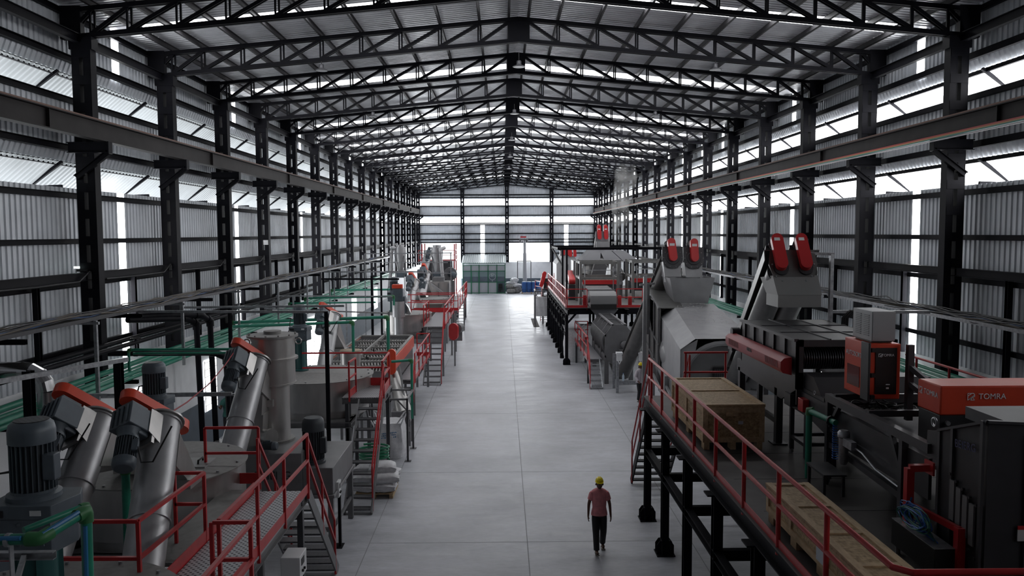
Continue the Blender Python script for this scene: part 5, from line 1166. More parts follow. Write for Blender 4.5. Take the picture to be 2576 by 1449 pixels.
M.bar((4.78, 37, 1.2), (4.78, 42.2, 1.2), .08, .3); M.out('side_frame', GREYP, t)
for x in (4.85, 6.0):
    for y in (37.1, 42.0): MB().bar((x, y, 0), (x, y, 1.2), .2, .16).out('leg', GREYP, t)
motor_body(t, (5.62, 36.98, 1.9), (0, -1, 0), .16, .4, (1, 0, 0), mat_=GREYP); MB().box(5.4, 5.9, 36.5, 36.98, 1.62, 1.68).out('motor_shelf', GREYP, t)
MB().hexa([(5.1, 42.3, 2.55), (5.75, 42.3, 2.55), (5.75, 42.9, 2.55), (5.1, 42.9, 2.55)], [(4.68, 42.25, 3.02), (6.15, 42.25, 3.02), (6.15, 43.2, 3.02), (4.68, 43.2, 3.02)]).out('feed_funnel', mat('funnel_grey', (.14, .145, .16), .45, .3), t)
M = MB(); M.prism([(5.0, 36.9, .95), (5.9, 36.9, .95), (5.7, 36.6, .3), (5.2, 36.6, .3)], (0, .3, 0)); M.out('outlet', BLK, t)
walkway('narrow grating platform beside the octagonal drum machine', 3.98, 4.62, 37.0, 43.5, 1.2, [(4.0, 43.2), (4.5, 43.2), (4.0, 37.2)], dm=GRATE)
railing('red railing along the platform of the octagonal drum machine', [(3.95, 37.1), (3.95, 43.6), (4.7, 43.6)], 1.2, 1.03, [(3.95, 37.1), (3.95, 38.7), (3.95, 40.3), (3.95, 41.9), (3.95, 43.6), (4.65, 43.6)], .16)
staircase('short grey stairs with a red handrail in front of the octagonal drum machine', 3.97, 4.5, 37.0, 1.2, 35.75, 5, 0, hand=(3.95,), m=GALV, tm=GALV, holes=False)
# ================================================================ SECOND MEZZANINE
t = thing('mezzanine_deck', 'grey deck of the second mezzanine further down the right side', 'mezzanine', (6, 51, 2.7))
MB().box(3.35, 9.9, 42.6, 60.5, DZ-.03, DZ).out('deck_plate', mat('grey_deck', (.16, .15, .15), .6, .2, .2, 2), t)
for x in (3.42, 6.6, 9.8): MB().ibeam((x, 42.0, DZ-.2), (x, 60.5, DZ-.2), .2, .3, .02).out('edge_beam', BLACK, t)
M = MB(); M.ibeam((3.4, 42.65, DZ-.2), (9.8, 42.65, DZ-.2), .2, .3, .02)
for y in (45, 47, 49.1, 51.4, 53.5, 55.5, 58, 60.3): M.ibeam((3.4, y, DZ-.2), (9.8, y, DZ-.2), .14, .22, .015)
M.out('floor_joists', BLACK, t)
for i, y in enumerate((42.65, 44.95, 46.95, 49.1, 51.4, 53.5, 55.5, 57.9, 60.2)):
    for x, row in ((3.42, 'aisle side'), (6.6, 'inner'), (9.8, 'wall side')):
        r = dup(src, (x, y, 0), 'black column of the second mezzanine, %s row, %s from the near end' % (row, ORD[i]), 'columns under the second mezzanine')
tag(MB().bar((3.42, 42.65, 2.2), (4.0, 42.65, 2.85), .1, .1).out('knee_brace', BLACK), 'black knee brace on the nearest aisle column of the second mezzanine', 'brace')
for z in (1.55, 2.35): tag(MB().ibeam((3.42, 42.7, z), (3.42, 60.2, z), .1, .14, .012).out('tie_beam', BLACK), 'black %s tie beam linking the aisle columns of the second mezzanine' % ('upper' if z > 2 else 'lower'), 'beam')
ys = [42.7+1.28*i for i in range(14)]
railing('long red railing with close posts along the aisle edge of the second mezzanine', [(3.38, 42.7), (3.38, 59.4)], DZ, 1.02, [(3.38, y) for y in ys], .14)
railing('red railing at the near end of the second mezzanine, left of the belt head', [(3.45, 42.65), (4.52, 42.65)], DZ, 1.0, None, .13)
railing('red railing at the near end of the second mezzanine, right of the belt head', [(6.1, 42.65), (7.5, 42.65), (9.6, 42.65)], DZ, 1.0, None, .13)
t = thing('belt_conveyor', 'broad grey covered conveyor head at the near end of the second mezzanine', 'conveyor', (5.3, 43.5, DZ))
M = MB(); M.prism([(4.66, 42.2, 3.12), (4.66, 42.1, 3.5), (4.66, 42.15, 3.75), (4.66, 42.4, 3.93), (4.66, 46, 4.05), (4.66, 46, 3.3)], (1.38, 0, 0)); M.out('cover', mat('cover_grey', (.2, .2, .205), .5, .3), t)
M = MB(); M.box(4.66, 6.04, 42.12, 42.2, 3.02, 3.3); M.out('belt_scraper', BLK, t)
M = MB()
for y in (43.2, 44.6): M.box(4.6, 6.1, y-.05, y+.05, 3.95, 4.02)
M.cyl((4.55, 42.6, 3.55), (4.66, 42.6, 3.55), .2, n=16); M.out('hoops_and_bearing', GREYP, t)
for x in (4.7, 6.0): MB().bar((x, 44.2, DZ), (x, 44.2, 3.4), .1, .1).out('leg', GREYP, t)
def sort_frame(label, x0, x1, y):
    t = thing('sorting_station', label, 'frame', ((x0+x1)/2, y, DZ))
    for x in (x0, x1):
        for yy in (y, y+2.4): MB().bar((x, yy, DZ), (x, yy, 5.5), .14, .14).out('post', mat('frame_mid_grey', (.17, .17, .165), .5, .3, .1), t)
    M = MB()
    for yy in (y, y+2.4):
        for z in (5.42, 4.55): M.bar((x0, yy, z), (x1, yy, z), .1, .14)
    for x in (x0, x1):
        for z in (5.42, 4.55): M.bar((x, y, z), (x, y+2.4, z), .1, .12)
    M.out('rails', mat('frame_mid_grey', (.17, .17, .165), .5, .3, .1), t)
    M = MB(); M.bar((x0+.25, y+.1, 3.9), (x0+.25, y+.1, 5.2), .05, .05); M.bar((x1-.25, y+.1, 3.9), (x1-.25, y+.1, 5.2), .05, .05); M.bar((x0+.25, y+.1, 5.0), (x1-.25, y+.1, 5.0), .04, .04); M.out('lamp_brackets', GALV, t)
    return t
def sort_belt(label, x0, x1, y):
    t = thing('sorting_belt', label, 'conveyor', ((x0+x1)/2, y, DZ))
    MB().box(x0, x1, y, y+.5, 4.12, 4.36).out('red_side_guard', mat('bright_red_guard', (.50, .022, .025), .4), t)
    M = MB(); k = x0
    while k < x1-.15: M.box(k, k+.1, y+.05, y+.5, 4.36, 4.38); k += .16
    M.out('slats', mat('tan_lid', (.34, .27, .19), .6), t)
    MB().box(x0+.05, x1-.05, y+.05, y+2.0, 3.62, 4.12).out('belt_bed', DGREY, t)
    for x in (x0+.15, x1-.15): MB().bar((x, y+.3, DZ), (x, y+.3, 3.65), .1, .1).out('leg', FRAME, t)
sort_frame('grey sorting station frame on the second mezzanine, left hand one', 4.35, 6.45, 44.5); sort_frame('grey sorting station frame on the second mezzanine, right hand one', 7.5, 9.4, 45.8)
sort_belt('belt with an orange red side guard inside the left sorting frame', 4.65, 6.6, 46.0); sort_belt('belt with an orange red side guard inside the right sorting frame', 7.75, 9.6, 47.6)
t = thing('drum_motor_unit', 'dark roll stand with a short red guard left of the sorting frames', 'roll stand', (4.2, 49, DZ))
MB().box(3.95, 4.35, 47.5, 50.5, DZ, 4.0).out('stand', DGREY, t); P, vec = stadium((4.15, 47.6, 4.2), (4.15, 49.6, 4.6), (1, 0, 0), .34, .36); MB().prism(P, vec).out('red_guard', mat('bright_red_guard', (.50, .022, .025), .4), t)
M = MB(); M.box(4.3, 4.5, 48.5, 50.5, 4.2, 5.4); M.out('back_plate', GREYP, t)
t = thing('sorter_stack', 'grey stacked conveyor housings between the two sorting frames', 'conveyor', (7.0, 50, DZ))
MB().box(6.7, 7.35, 48.8, 51, DZ, 4.5).out('lower_housing', GREYP, t); MB().box(6.7, 7.35, 49.4, 51, 4.5, 5.4).out('upper_housing', GREYP, t)
MB().box(6.68, 7.37, 48.75, 48.8, 3.9, 4.1).out('bright_lip', GALV, t); M = MB(); M.box(6.68, 7.37, 49.35, 49.4, 4.7, 4.9); M.out('bright_lip', GALV, t)
for k, (x, y, z) in enumerate(((6.45, 43.9, DZ), (6.95, 43.4, DZ), (4.55, 44.2, DZ))):
    tag(MB().box(x-.1, x+.1, y-.08, y+.08, z, z+.55).out('fire_bucket', RED, None, .02), 'red cabinet standing on the second mezzanine deck, %s' % ['behind the right railing and nearer the post', 'beside the right railing, shorter', 'behind the left railing'][k], 'cabinet')
t = thing('steel_canopy', 'black open canopy frame over the second mezzanine', 'frame', (6.5, 50, DZ))
for x, y in ((3.45, 56), (3.9, 52), (3.85, 48), (9.5, 48), (9.5, 56)): MB().bar((x, y, DZ), (x, y, 6.1), .12, .12).out('post', BLACK, t)
M = MB(); M.ibeam((3.3, 48, 6.15), (9.7, 48, 6.15), .14, .16); M.ibeam((3.4, 56, 6.15), (9.7, 56, 6.15), .14, .16); M.ibeam((3.45, 47.8, 6.12), (3.45, 56, 6.12), .12, .14); M.ibeam((9.5, 48, 6.12), (9.5, 56, 6.12), .12, .14); M.bar((3.9, 52, 4.9), (3.45, 55, 6.0), .1, .1); M.out('roof_beams', BLACK, t)
# far twin head conveyor with roof shaped chutes
t = thing('twin_screw_conveyor', 'far grey conveyor tower with two red belt guards above roof shaped chutes', 'conveyor', (6.8, 53, DZ))
M = MB(); M.prism([(6.2, 54, 5.9), (7.25, 54, 5.9), (7.15, 54, 7.1), (6.3, 54, 7.1)], (0, 4, -3.4)); M.out('casing', TROM, t)
MB().prism([(6.28, 53.95, 7.2), (6.24, 53.95, 6.85), (6.4, 53.95, 6.55), (7.05, 53.95, 6.55), (7.22, 53.95, 6.85), (7.18, 53.95, 7.2)], (0, .06, 0)).out('head_plate', mat('pale_head_grey', (.26, .26, .28), .4, .4), t)
for x in (6.5, 6.95):
    P, vec = stadium((x+.04, 53.85, 6.8), (x, 53.85, 7.5), (0, 1, .2), .27, .18); g = MB().prism(P, vec).out('belt_guard', mat('bright_red_guard', (.50, .022, .025), .4), t)
    MB().box(x-.07, x+.07, 53.745, 53.75, 7.3, 7.38).out('label_plate', WHITE, g)
M = MB(); M.box(6.3, 7.2, 53.6, 54.3, 5.95, 6.5); M.out('discharge_hood', TROM, t)
M = MB(); M.hexa([(4.9, 50, 5.35), (6.1, 50, 5.35), (6.1, 53, 5.35), (4.9, 53, 5.35)], [(5.62, 51, 6.0), (6.3, 51, 6.0), (6.3, 53, 6.0), (5.62, 53, 6.0)]); M.hexa([(6.4, 50, 5.35), (7.5, 50, 5.35), (7.5, 53, 5.35), (6.4, 53, 5.35)], [(6.2, 51, 6.0), (6.9, 51, 6.0), (6.9, 53, 6.0), (6.2, 53, 6.0)]); M.hexa([(7.6, 50, 5.3), (8.6, 50, 5.3), (8.6, 53, 5.3), (7.6, 53, 5.3)], [(7.0, 51, 5.95), (7.8, 51, 5.95), (7.8, 53, 5.95), (7.0, 53, 5.95)]); M.out('roof_chutes', mat('chute_grey', (.10, .10, .11), .45, .3), t)
for a, b in ((5.6, 4.6), (6.8, 7.9)): MB().prof((a, 51, 5.4), (b*.5+a*.5, 49.5, 4.3), [(0, .35), (1, .35)], 20).out('chute_tube', SHELLD, t)
for x in (5.0, 8.5): MB().bar((x, 52.8, DZ), (x, 52.8, 5.4), .12, .12).out('leg', FRAME, t)
t = thing('pale_washing_machine', 'pale grey tall machine housing with four red guards behind the second mezzanine', 'machine', (5.4, 68, 0))
M = MB(); M.prism([(4.45, 66, 0), (6.3, 66, 0), (6.3, 66, 4.6), (5.9, 66, 5.2), (5.0, 66, 5.2), (4.45, 66, 4.5)], (0, 5, 0)); M.out('housing', mat('pale_machine_grey', (.40, .40, .41), .5, .2), t)
M = MB()
for x in (4.9, 5.4, 5.9): M.box(x-.03, x+.03, 65.94, 66, .5, 4.5)
M.out('panel_seams', GREYP, t)
M = MB().box(4.75, 5.7, 66.1, 66.6, 5.2, 5.9); M.out('drive_block', TROM, t)
for x, z in ((5.0, 5.6), (5.38, 5.58), (5.58, 5.45), (5.95, 5.45)):
    P, vec = stadium((x+.02, 65.9, z-.2), (x, 65.9, z+.2), (0, 1, .1), .26, .15); MB().prism(P, vec).out('belt_guard', mat('bright_red_guard', (.50, .022, .025), .4), t)
railing('far red stair rails rising to the end of the second mezzanine', [(2.6, 64), (3.4, 61)], 2.3, 1.0, None, 0)
staircase('red railed stairs at the far end of the second mezzanine', 3.0, 3.9, 60.7, DZ, 64.0, 12, 0, m=RED, hand=(3.0, 3.9), holes=False)
t = thing('feeder_conveyor', 'small dark feeder with a tilted red guard on the aisle side of the second mezzanine', 'conveyor', (3.3, 61.5, 0))
P, vec = stadium((2.95, 61.2, 3.1), (3.2, 61.2, 4.0), (0, 1, 0), .3, .3); MB().prism(P, vec).out('belt_guard', mat('bright_red_guard', (.50, .022, .025), .4), t)
M = MB(); M.prism([(3.1, 61.4, 2.7), (3.5, 61.4, 2.7), (3.5, 61.4, 3.6), (3.2, 61.4, 3.6)], (0, 1.2, 0))
for k in range(5): M.box(3.05, 3.5, 61.4, 61.8, .8+k*.35, .86+k*.35)
for x in (3.05, 3.5): M.bar((x, 61.6, 0), (x, 61.6, 2.8), .06, .06)
M.out('ladder_and_body', DGREY, t)
t = thing('bag_rack', 'grey tube frame beside the aisle holding a bulk bag', 'frame', (2.7, 60, 0))
for x, y in ((2.45, 60), (2.45, 62), (3.15, 62)): MB().bar((x, y, 0), (x, y, 2.75), .08, .08).out('post', GREYP, t)
M = MB(); M.bar((2.4, 60, 2.72), (3.2, 60, 2.72), .08, .08); M.bar((2.45, 60, 2.72), (2.45, 62, 2.72), .08, .08); M.bar((2.45, 62, 2.72), (3.2, 62, 2.72), .08, .08); M.bar((2.45, 60, 2.3), (2.7, 60, 2.7), .06, .06); M.out('top_frame', GREYP, t)
bulk_bag('white bulk bag hanging in the grey frame beside the second mezzanine', 2.98, 60.9, .95, 1.45, 5, .75)
bulk_bag('white bulk bag under the near end of the second mezzanine behind the red railing', 3.95, 44.0, 1.1, 1.75, 6)
bulk_bag('white bulk bag half hidden deep under the second mezzanine', 4.9, 46.5, 1.1, 1.7, 7)
tag(MB().box(2.3, 2.75, 59.8, 66.0, -.02, .004).out('floor_pit', mat('pit_black', (.03, .027, .025), .8)), 'dark open pit in the floor beside the second mezzanine', 'pit')
tag(MB().box(2.75, 3.5, 59.7, 66.0, .0, .012).out('checker_plate', mat('pale_plate', (.5, .5, .52), .5, .3)), 'pale cover plate on the floor beside the dark pit', 'plate')
# ================================================================ FAR END
t = thing('site_office', 'small office with a green framed glass front and ribbed roof at the far wall', 'office', (-2.2, 95, 0))
GF = mat('green_frame_paint', (.02, .16, .08), .45); PAN = mat('pale_panel', (.42, .43, .46), .5); GLS = mat('grey_green_glass', (.20, .27, .28), .12)
x0, x1, yo = -4.75, .28, 93.6
zs = [.1, 1.35, 2.65, 3.3]; xs = [-4.7, -3.75, -2.8, -1.75, -.72, .25]
for i in range(5):
    for k in range(3):
        if i == 4 and k == 0: continue
        if k == 1:
            MB().box(xs[i]+.04, xs[i+1]-.04, yo+.02, yo+.05, zs[k]+.04, zs[k]+.65).out('dado_panel', DADO, t); MB().box(xs[i]+.04, xs[i+1]-.04, yo+.02, yo+.05, zs[k]+.65, zs[k+1]-.04).out('glass_panel', GLS, t)
        else: MB().box(xs[i]+.04, xs[i+1]-.04, yo+.02, yo+.05, zs[k]+.03, zs[k+1]-.04).out('panel', PAN, t)
M = MB()
for x in xs: M.bar((x, yo, 0), (x, yo, 3.4), .09, .09, (0, 1, 0))
for z in (.08, 1.35, 2.65, 3.32, 3.6): M.bar((x0, yo, z), (x1, yo, z), .09, .08)
for x in (xs[0], xs[-1]): M.bar((x, yo, 3.3), (x, yo, 3.65), .08, .08, (0, 1, 0))
M.bar((-3.72, yo-.03, 0), (-3.72, yo-.03, 2.65), .1, .06, (0, 1, 0)); M.bar((-2.84, yo-.03, 0), (-2.84, yo-.03, 2.65), .1, .06, (0, 1, 0)); M.out('green_frame', GF, t)
M = MB(); P = ribs(x0-.1, x1+.1, .25, .05); n = len(P); M.add([(x, yo-.3, 3.62+o) for x, o in P]+[(x, 96.9, 4.5+o) for x, o in P], [(i, i+1, n+i+1, n+i) for i in range(n-1)]); M.out('ribbed_roof', mat('pale_roof', (.5, .54, .55), .5, .2), t)
MB().box(x0, x0+.05, yo, 96.9, 0, 3.5).out('side_wall', PAN, t); MB().box(-.72, .25, yo+.6, yo+.65, 0, 1.3).out('back_counter', DADO, t)
M = MB()
for k in range(16):
    a = k*math.pi/8; b = (k+1)*math.pi/8; M.bar((-1.25+.38*math.cos(a), yo-.01, 2.0+.38*math.sin(a)), (-1.25+.38*math.cos(b), yo-.01, 2.0+.38*math.sin(b)), .04, .01, (0, 1, 0))
for a, b in (((-1.42, 2.0), (-1.35, 2.3)), ((-1.2, 2.05), (-1.1, 2.28)), ((-1.25, 1.62), (-1.25, 1.35)), ((-1.3, 2.0), (-1.28, 2.35))): M.bar((a[0], yo-.01, a[1]), (b[0], yo-.01, b[1]), .05, .01, (0, 1, 0))
M.out('wall_emblem', mat('emblem_grey', (.45, .5, .52), .5), t)
def office_chair(label, x, y):
    t = thing('office_chair', label, 'chair', (x, y, 0))
    MB().box(x-.24, x+.24, y-.24, y+.24, .45, .53).out('seat', BLK, t, .02); MB().box(x-.22, x+.22, y+.2, y+.26, .6, 1.1).out('backrest', BLK, t, .02)
    M = MB(); M.cyl((x, y, .06), (x, y, .46), .03, n=8)
    for k in range(5): M.bar((x, y, .1), (x+.28*math.cos(k*1.257), y+.28*math.sin(k*1.257), .05), .05, .04)
    M.out('star_base', BLK, t)
office_chair('black office chair in the open bay of the green office', -.3, yo+.3); office_chair('black chair on the floor to the right of the blue barrels', 4.75, 94.3)
bar0 = None
for i in range(4):
    x = 2.5+.56*i; lab = 'blue plastic barrel on the far pallet, %s from the left' % ORD[i]
    if bar0 is None:
        bar0 = thing('plastic_barrel', lab, 'barrel', (x, 93.5, .14), 0, 'blue barrels by the far wall')
        MB().lathe(x, 93.5, [(.25, .14), (.275, .18), (.275, .55), (.285, .57), (.275, .6), (.275, 1.15), (.285, 1.17), (.27, 1.3), (.25, 1.36)], 24).out('body', BLUE, bar0); MB().lathe(x, 93.5, [(.255, 1.36), (.255, 1.4)], 24).out('lid', mat('pale_blue_lid', (.35, .42, .5), .5), bar0)
    else: dup(bar0, (x, 93.5, .14), lab)
t = thing('wooden_pallet', 'flat pallet under the four blue barrels', 'pallet', (3.3, 93.5, 0)); MB().box(2.15, 4.55, 93.1, 93.9, .1, .14).out('deck', WOOD, t)
for x in (2.25, 3.35, 4.45): MB().box(x-.06, x+.06, 93.1, 93.9, 0, .1).out('bearer', WOOD, t)
for i, (x, y, z, w, h) in enumerate(((.95, 93.9, 0, 1.0, .6), (1.6, 94.1, 0, .9, .8), (.8, 94.0, .55, .9, .55), (1.55, 94.0, .75, 1.0, .4), (1.1, 94.2, 1.05, .9, .35), (1.35, 94.3, 1.3, .8, .5), (.7, 94.4, 1.0, .6, .35))):
    sack('film_bundle', 'crumpled %s film bundle in the heap left of the barrels, %s' % (['grey', 'dirty white', 'grey white', 'white', 'pale', 'white peaked', 'white small'][i], ['front bottom left', 'front bottom right', 'left middle', 'right upper', 'upper middle', 'topmost', 'upper left'][i]), (x, y, z), (w, w, h), i*.7, 40+i, 'film bundles by the office', mat('grey_film', (.3, .29, .28), .7, 0, .3, 6, .6) if i < 3 else SACK, .05)
t = thing('ventilation_stack', 'tall grey vertical pipe stack with a small red top at the far wall', 'stack', (2.62, 95.2, 0))
MB().lathe(2.62, 95.2, [(.28, 0), (.25, 1.4), (.22, 4.7), (.17, 4.72), (.17, 6.4)], 20).out('pipe', mat('grey_stack', (.42, .42, .44), .5, .2), t)
M = MB(); M.box(2.05, 3.0, 94.9, 95.5, 6.25, 6.45); M.cyl((2.1, 95.2, 6.0), (2.1, 95.2, 6.4), .12, n=10); M.cyl((2.9, 95.2, 6.0), (2.9, 95.2, 6.4), .12, n=10); M.out('head_box', GREYP, t); MB().box(2.1, 2.8, 94.9, 95.4, 6.55, 6.72).out('red_top', RED, t)
for x in (1.75, 3.35): MB().bar((x, 95.2, 0), (x, 95.2, 3.75), .1, .1, (0, 1, 0)).out('guide_post', GREYP, t)
MB().bar((1.7, 95.2, 3.75), (3.4, 95.2, 3.75), .1, .1).out('guide_beam', GREYP, t)
# ================================================================ PIPES, TRAYS AND WALL DETAILS
def wavy(x, z, y0, y1, seed, amp=.03, step=1.6):
    r_ = random.Random(seed); pts = []; y = y0
    while y < y1: pts.append((x+r_.uniform(-amp, amp), y, z+r_.uniform(-amp, amp)*.7)); y += step
    pts.append((x, y1, z)); return pts
CAB = [mat('grey_cable', (.035, .035, .04), .5), mat('black_cable', (.012, .012, .014), .5), mat('brown_dust_cable', (.10, .085, .07), .7), mat('blue_cable', (.04, .09, .22), .45)]
def cable_tray(label, x, z, y0, y1, w, side, seed):
    t = thing('cable_tray', label, 'cable tray', (x, (y0+y1)/2, z))
    M = MB()
    for s in (-1, 1): M.bar((x+s*w/2, y0, z+.03), (x+s*w/2, y1, z+.03), .02, .08)
    y = y0
    while y < y1: M.box(x-w/2, x+w/2, y, y+.04, z-.01, z+.005); y += .45
    M.out('ladder', GALV if side > 0 else FRAME, t)
    MB().box(x-w*.44, x+w*.44, y0, y1, z+.006, z+.05).out('cable_bed', mat('dusty_cable_bed', (.03, .027, .025), .9, 0, .5, 9, .6), t)
    r_ = random.Random(seed)
    for i in range(15): MB().tube(wavy(x-w*.45+w*.9*i/14, z+.065+r_.random()*.05, y0, y1, seed+i, .075, 1.1), .012+.007*r_.random(), 6).out('cable', CAB[3 if i % 7 == 4 else i % 3], t)
    return t
cable_tray('long cable tray crowded with dusty cables along the left wall', -9.45, 5.2, 8.0, 66.0, .62, -1, 3)
cable_tray('long cable tray with loose cables along the right wall', 10.35, 5.12, 8.0, 62.0, .6, 1, 21)
tag(MB().tube(wavy(10.3, 5.3, 14, 22, 9, .12, .8), .014, 6).out('loose_cable', CAB[1]), 'loose looping black cable on top of the right cable tray', 'cable')
for side, xa, xb, xp, xq in (('left', -10.4, -8.95, -10.35, -9.1), ('right', 11.4, 9.95, 11.35, 10.1)):
    for k, y in enumerate(YC[3:13]):
        for z, a, b, nm in ((5.1, xa, xb, 'cable tray'), (3.45, xp, xq, 'pipe rack')):
            tag(MB().chan((a, y-.2, z), (b, y-.2, z), .08, .1, .012).out('bracket_arm', BLACK), 'black arm under the %s at the %s column of the %s wall' % (nm, ORD[k], side), 'bracket', 'bracket arms')
        if side == 'left' and k < 7:
            o = MB(); o.bar((-9.08, y+2.6, 3.4), (-9.08, y+2.6, 5.2), .07, .07); o.bar((-9.85, y+2.6, 5.14), (-9.0, y+2.6, 5.14), .06, .06)
            tag(o.out('tray_hanger', GALV), 'thin grey hanger linking the left cable tray and pipe rack, %s bay' % ORD[k], 'hanger', 'tray hangers')
for i, (x, z, r) in enumerate(((-9.95, 3.66, .075), (-9.72, 3.58, .06), (-9.5, 3.56, .085), (-9.28, 3.54, .05))):
    tag(MB().tube([(x, YN+8, z), (x, 70, z)], r, 14).out('water_pipe', PIPE), 'long green plastic pipe on the left wall rack, %s from the wall' % ORD[i], 'pipe')
for i, (x, z, r) in enumerate(((10.75, 3.62, .08), (10.5, 3.6, .07), (10.25, 3.58, .09))):
    tag(MB().tube([(x, 6, z), (x, 56, z)], r, 14).out('water_pipe', PIPE), 'long green plastic pipe on the right wall rack, %s from the wall' % ORD[i], 'pipe')
for i, (x, z) in enumerate(((-9.9, 4.35), (-9.6, 4.3))):
    tag(MB().tube([(x, 6, z), (x, 20.2+i*.5, z), (x+.15, 20.6+i*.5, z), (-9.0, 21+i*.8, z+.3)] if False else [(x, 6, z), (x, 40, z)], .06, 12).out('black_pipe', BLACK), 'long black steel pipe under the left cable tray, %s from the wall' % ORD[i], 'pipe')
def pipe_run(label, pts, r, m=PIPE, nm='branch_pipe', fit=True, fm=PIPE2):
    t = thing(nm, label, 'pipe', pts[0])
    MB().tube(pts, r, 12).out('pipe', m, t) if len(pts) == 2 else None
    if len(pts) > 2:
        for a, b in zip(pts, pts[1:]): MB().cyl(a, b, r, n=12).out('pipe', m, t)
        if fit:
            for i in range(1, len(pts)-1):
                p = V(pts[i]); a = (V(pts[i-1])-p).normalized(); b = (V(pts[i+1])-p).normalized()
                MB().tube([p+a*r*2.2, p+a*r*.7, p+(a+b)*r*.1, p+b*r*.7, p+b*r*2.2], r*1.28, 12).out('elbow', fm, t)
    return t
pipe_run('green branch pipe with short drop leg crossing behind the hatched tank motor', [(-9.67, 20.5, 3.6), (-9.67, 20.5, 4.14), (-6.84, 20.5, 4.14)], .035)
pipe_run('second thinner green branch pipe crossing behind the hatched tank motor', [(-9.6, 20.6, 4.03), (-6.84, 20.6, 4.03)], .03)
pipe_run('green branch pipe from the left rack that drops into the paddle tank', [(-9.43, 27.5, 3.6), (-9.43, 27.5, 4.05), (-4.0, 27.5, 4.22), (-4.0, 27.5, 2.6)], .055)
pipe_run('green branch pipe from the left rack that drops beside the tan lidded drum', [(-9.0, 26.5, 4.03), (-5.02, 26.5, 4.16), (-5.02, 26.5, 3.13)], .05)
pipe_run('green pipe that drops to the floor beside the bulk bag', [(-3.68, 26.0, 2.9), (-3.02, 26.0, 2.95), (-3.02, 26.0, 1.0)], .045)
pipe_run('green branch pipe crossing above the paddle tank to the third tank', [(-9.95, 40.0, 3.6), (-9.95, 40, 3.88), (-5.5, 40.0, 3.96), (-5.5, 40, 3.5)], .055)
pipe_run('thin green branch pipe in front of the third tank', [(-9.95, 37.0, 3.66), (-9.95, 37.0, 3.89), (-5.93, 37.0, 3.92)], .04)
pipe_run('farthest green branch pipe crossing to the fourth tank', [(-9.72, 45.0, 3.60), (-9.72, 45.0, 3.93), (-6.19, 45.0, 3.95), (-6.19, 45, 3.2)], .055)
pipe_run('green riser pipe with a side arm between the two near conveyors', [(-6.25, 13.1, 3.45), (-6.02, 12.5, 3.45), (-6.02, 12.5, 1.6)], .065)
t = pipe_run('thick green and blue striped pipe loop in the bottom left corner', [(-5.2, 6.15, 4.70), (-3.68, 6.2, 4.70), (-3.53, 6.62, 4.78), (-3.55, 6.62, 3.2)], .045)
for a, b in (((-5.2, 6.11, 4.725), (-3.80, 6.15, 4.725)), ((-3.66, 6.2, 4.735), (-3.54, 6.52, 4.8)), ((-3.525, 6.585, 4.66), (-3.545, 6.585, 3.2))): MB().cyl(a, b, .02, n=8).out('blue_stripe', BLUES, t)
t = pipe_run('thinner green pipe beside the thick loop in the bottom left corner', [(-4.05, 6.6, 4.62), (-3.78, 7.1, 4.66), (-3.80, 7.1, 3.2)], .028)
t = thing('pipe_clamp_rail', 'galvanised channel with a clamp under the green pipe loop', 'rail', (-4.3, 7, 4.2)); MB().chan((-5.2, 7.0, 4.24), (-4.03, 7.0, 4.24), .06, .07, .008).out('channel', GALV, t)
MB().prof((-3.93, 6.18, 4.7), (-3.9, 6.18, 4.7), [(0, .055), (1, .055)], 14).out('clamp', GALV, t); MB().bar((-3.91, 6.2, 4.25), (-3.91, 6.2, 4.66), .012, .05).out('hanger', GALV, t); MB().bar((-3.91, 6.2, 4.26), (-4.3, 7.0, 4.24), .04, .04).out('arm', GALV, t)
pipe_run('front black steel pipe with a top bend dropping from the left cable tray', [(-9.9, 21.0, 4.86), (-9.22, 23.2, 4.66), (-9.18, 23.8, 4.45), (-9.16, 24.0, .3)], .085, BLACK, 'steel_pipe', True, BLACK)
pipe_run('rear black steel pipe with a top bend dropping from the left cable tray', [(-9.9, 21.6, 4.9), (-8.98, 23.6, 4.72), (-8.92, 24.2, 4.5), (-8.9, 24.4, .3)], .085, BLACK, 'steel_pipe', True, BLACK)
t = pipe_run('horizontal black steel pipe with a hand valve that turns down before the dryer conveyor', [(-10.4, 20.3, 4.08), (-7.9, 21.8, 3.85), (-7.7, 22.0, 3.7), (-7.62, 22.0, .3)], .075, BLACK, 'steel_pipe', True, BLACK)
M = MB(); M.cyl((-9.6, 20.75, 4.1), (-9.6, 20.75, 4.4), .02, n=8); M.tube([(-9.6+.12*math.cos(a*.524), 20.75+.12*math.sin(a*.524), 4.4) for a in range(13)], .015, 6); M.bar((-9.72, 20.75, 4.4), (-9.48, 20.75, 4.4), .02, .02); M.out('hand_valve', BLACK, t)
t = thing('insulated_duct', 'shiny silver insulated duct with a segmented elbow at the far left', 'duct', (-9, 15, 2))
MB().tube([(-10.7, 15, 4.6), (-9.1, 15, 4.55)], .16, 20).out('horizontal_run', mat('shiny_foil', (.55, .55, .56), .2, .95), t)
M = MB(); M.tube([(-9.1, 15, 4.55), (-8.92, 15, 4.53), (-8.78, 15, 4.45), (-8.69, 15, 4.32), (-8.66, 15, 4.15)], .17, 20); M.out('elbow', mat('shiny_foil', (.55, .55, .56), .2, .95), t, 0, 10)
MB().cyl((-8.66, 15, 4.15), (-8.66, 15, 0), .16, n=20).out('vertical_run', mat('shiny_foil', (.55, .55, .56), .2, .95), t)
M = MB()
for z in (3.85, 3.2, 2.4, 1.6): M.cyl((-8.66, 15, z), (-8.66, 15, z+.015), .165, n=20)
M.out('bands', GALV, t)
def post(label, x, y, z0, z1, w=.1, m=BLACK): return tag(MB().ibeam((x, y, z0), (x, y, z1), w, w, .012, (0, 1, 0)).out('pipe_post', m), label, 'post')
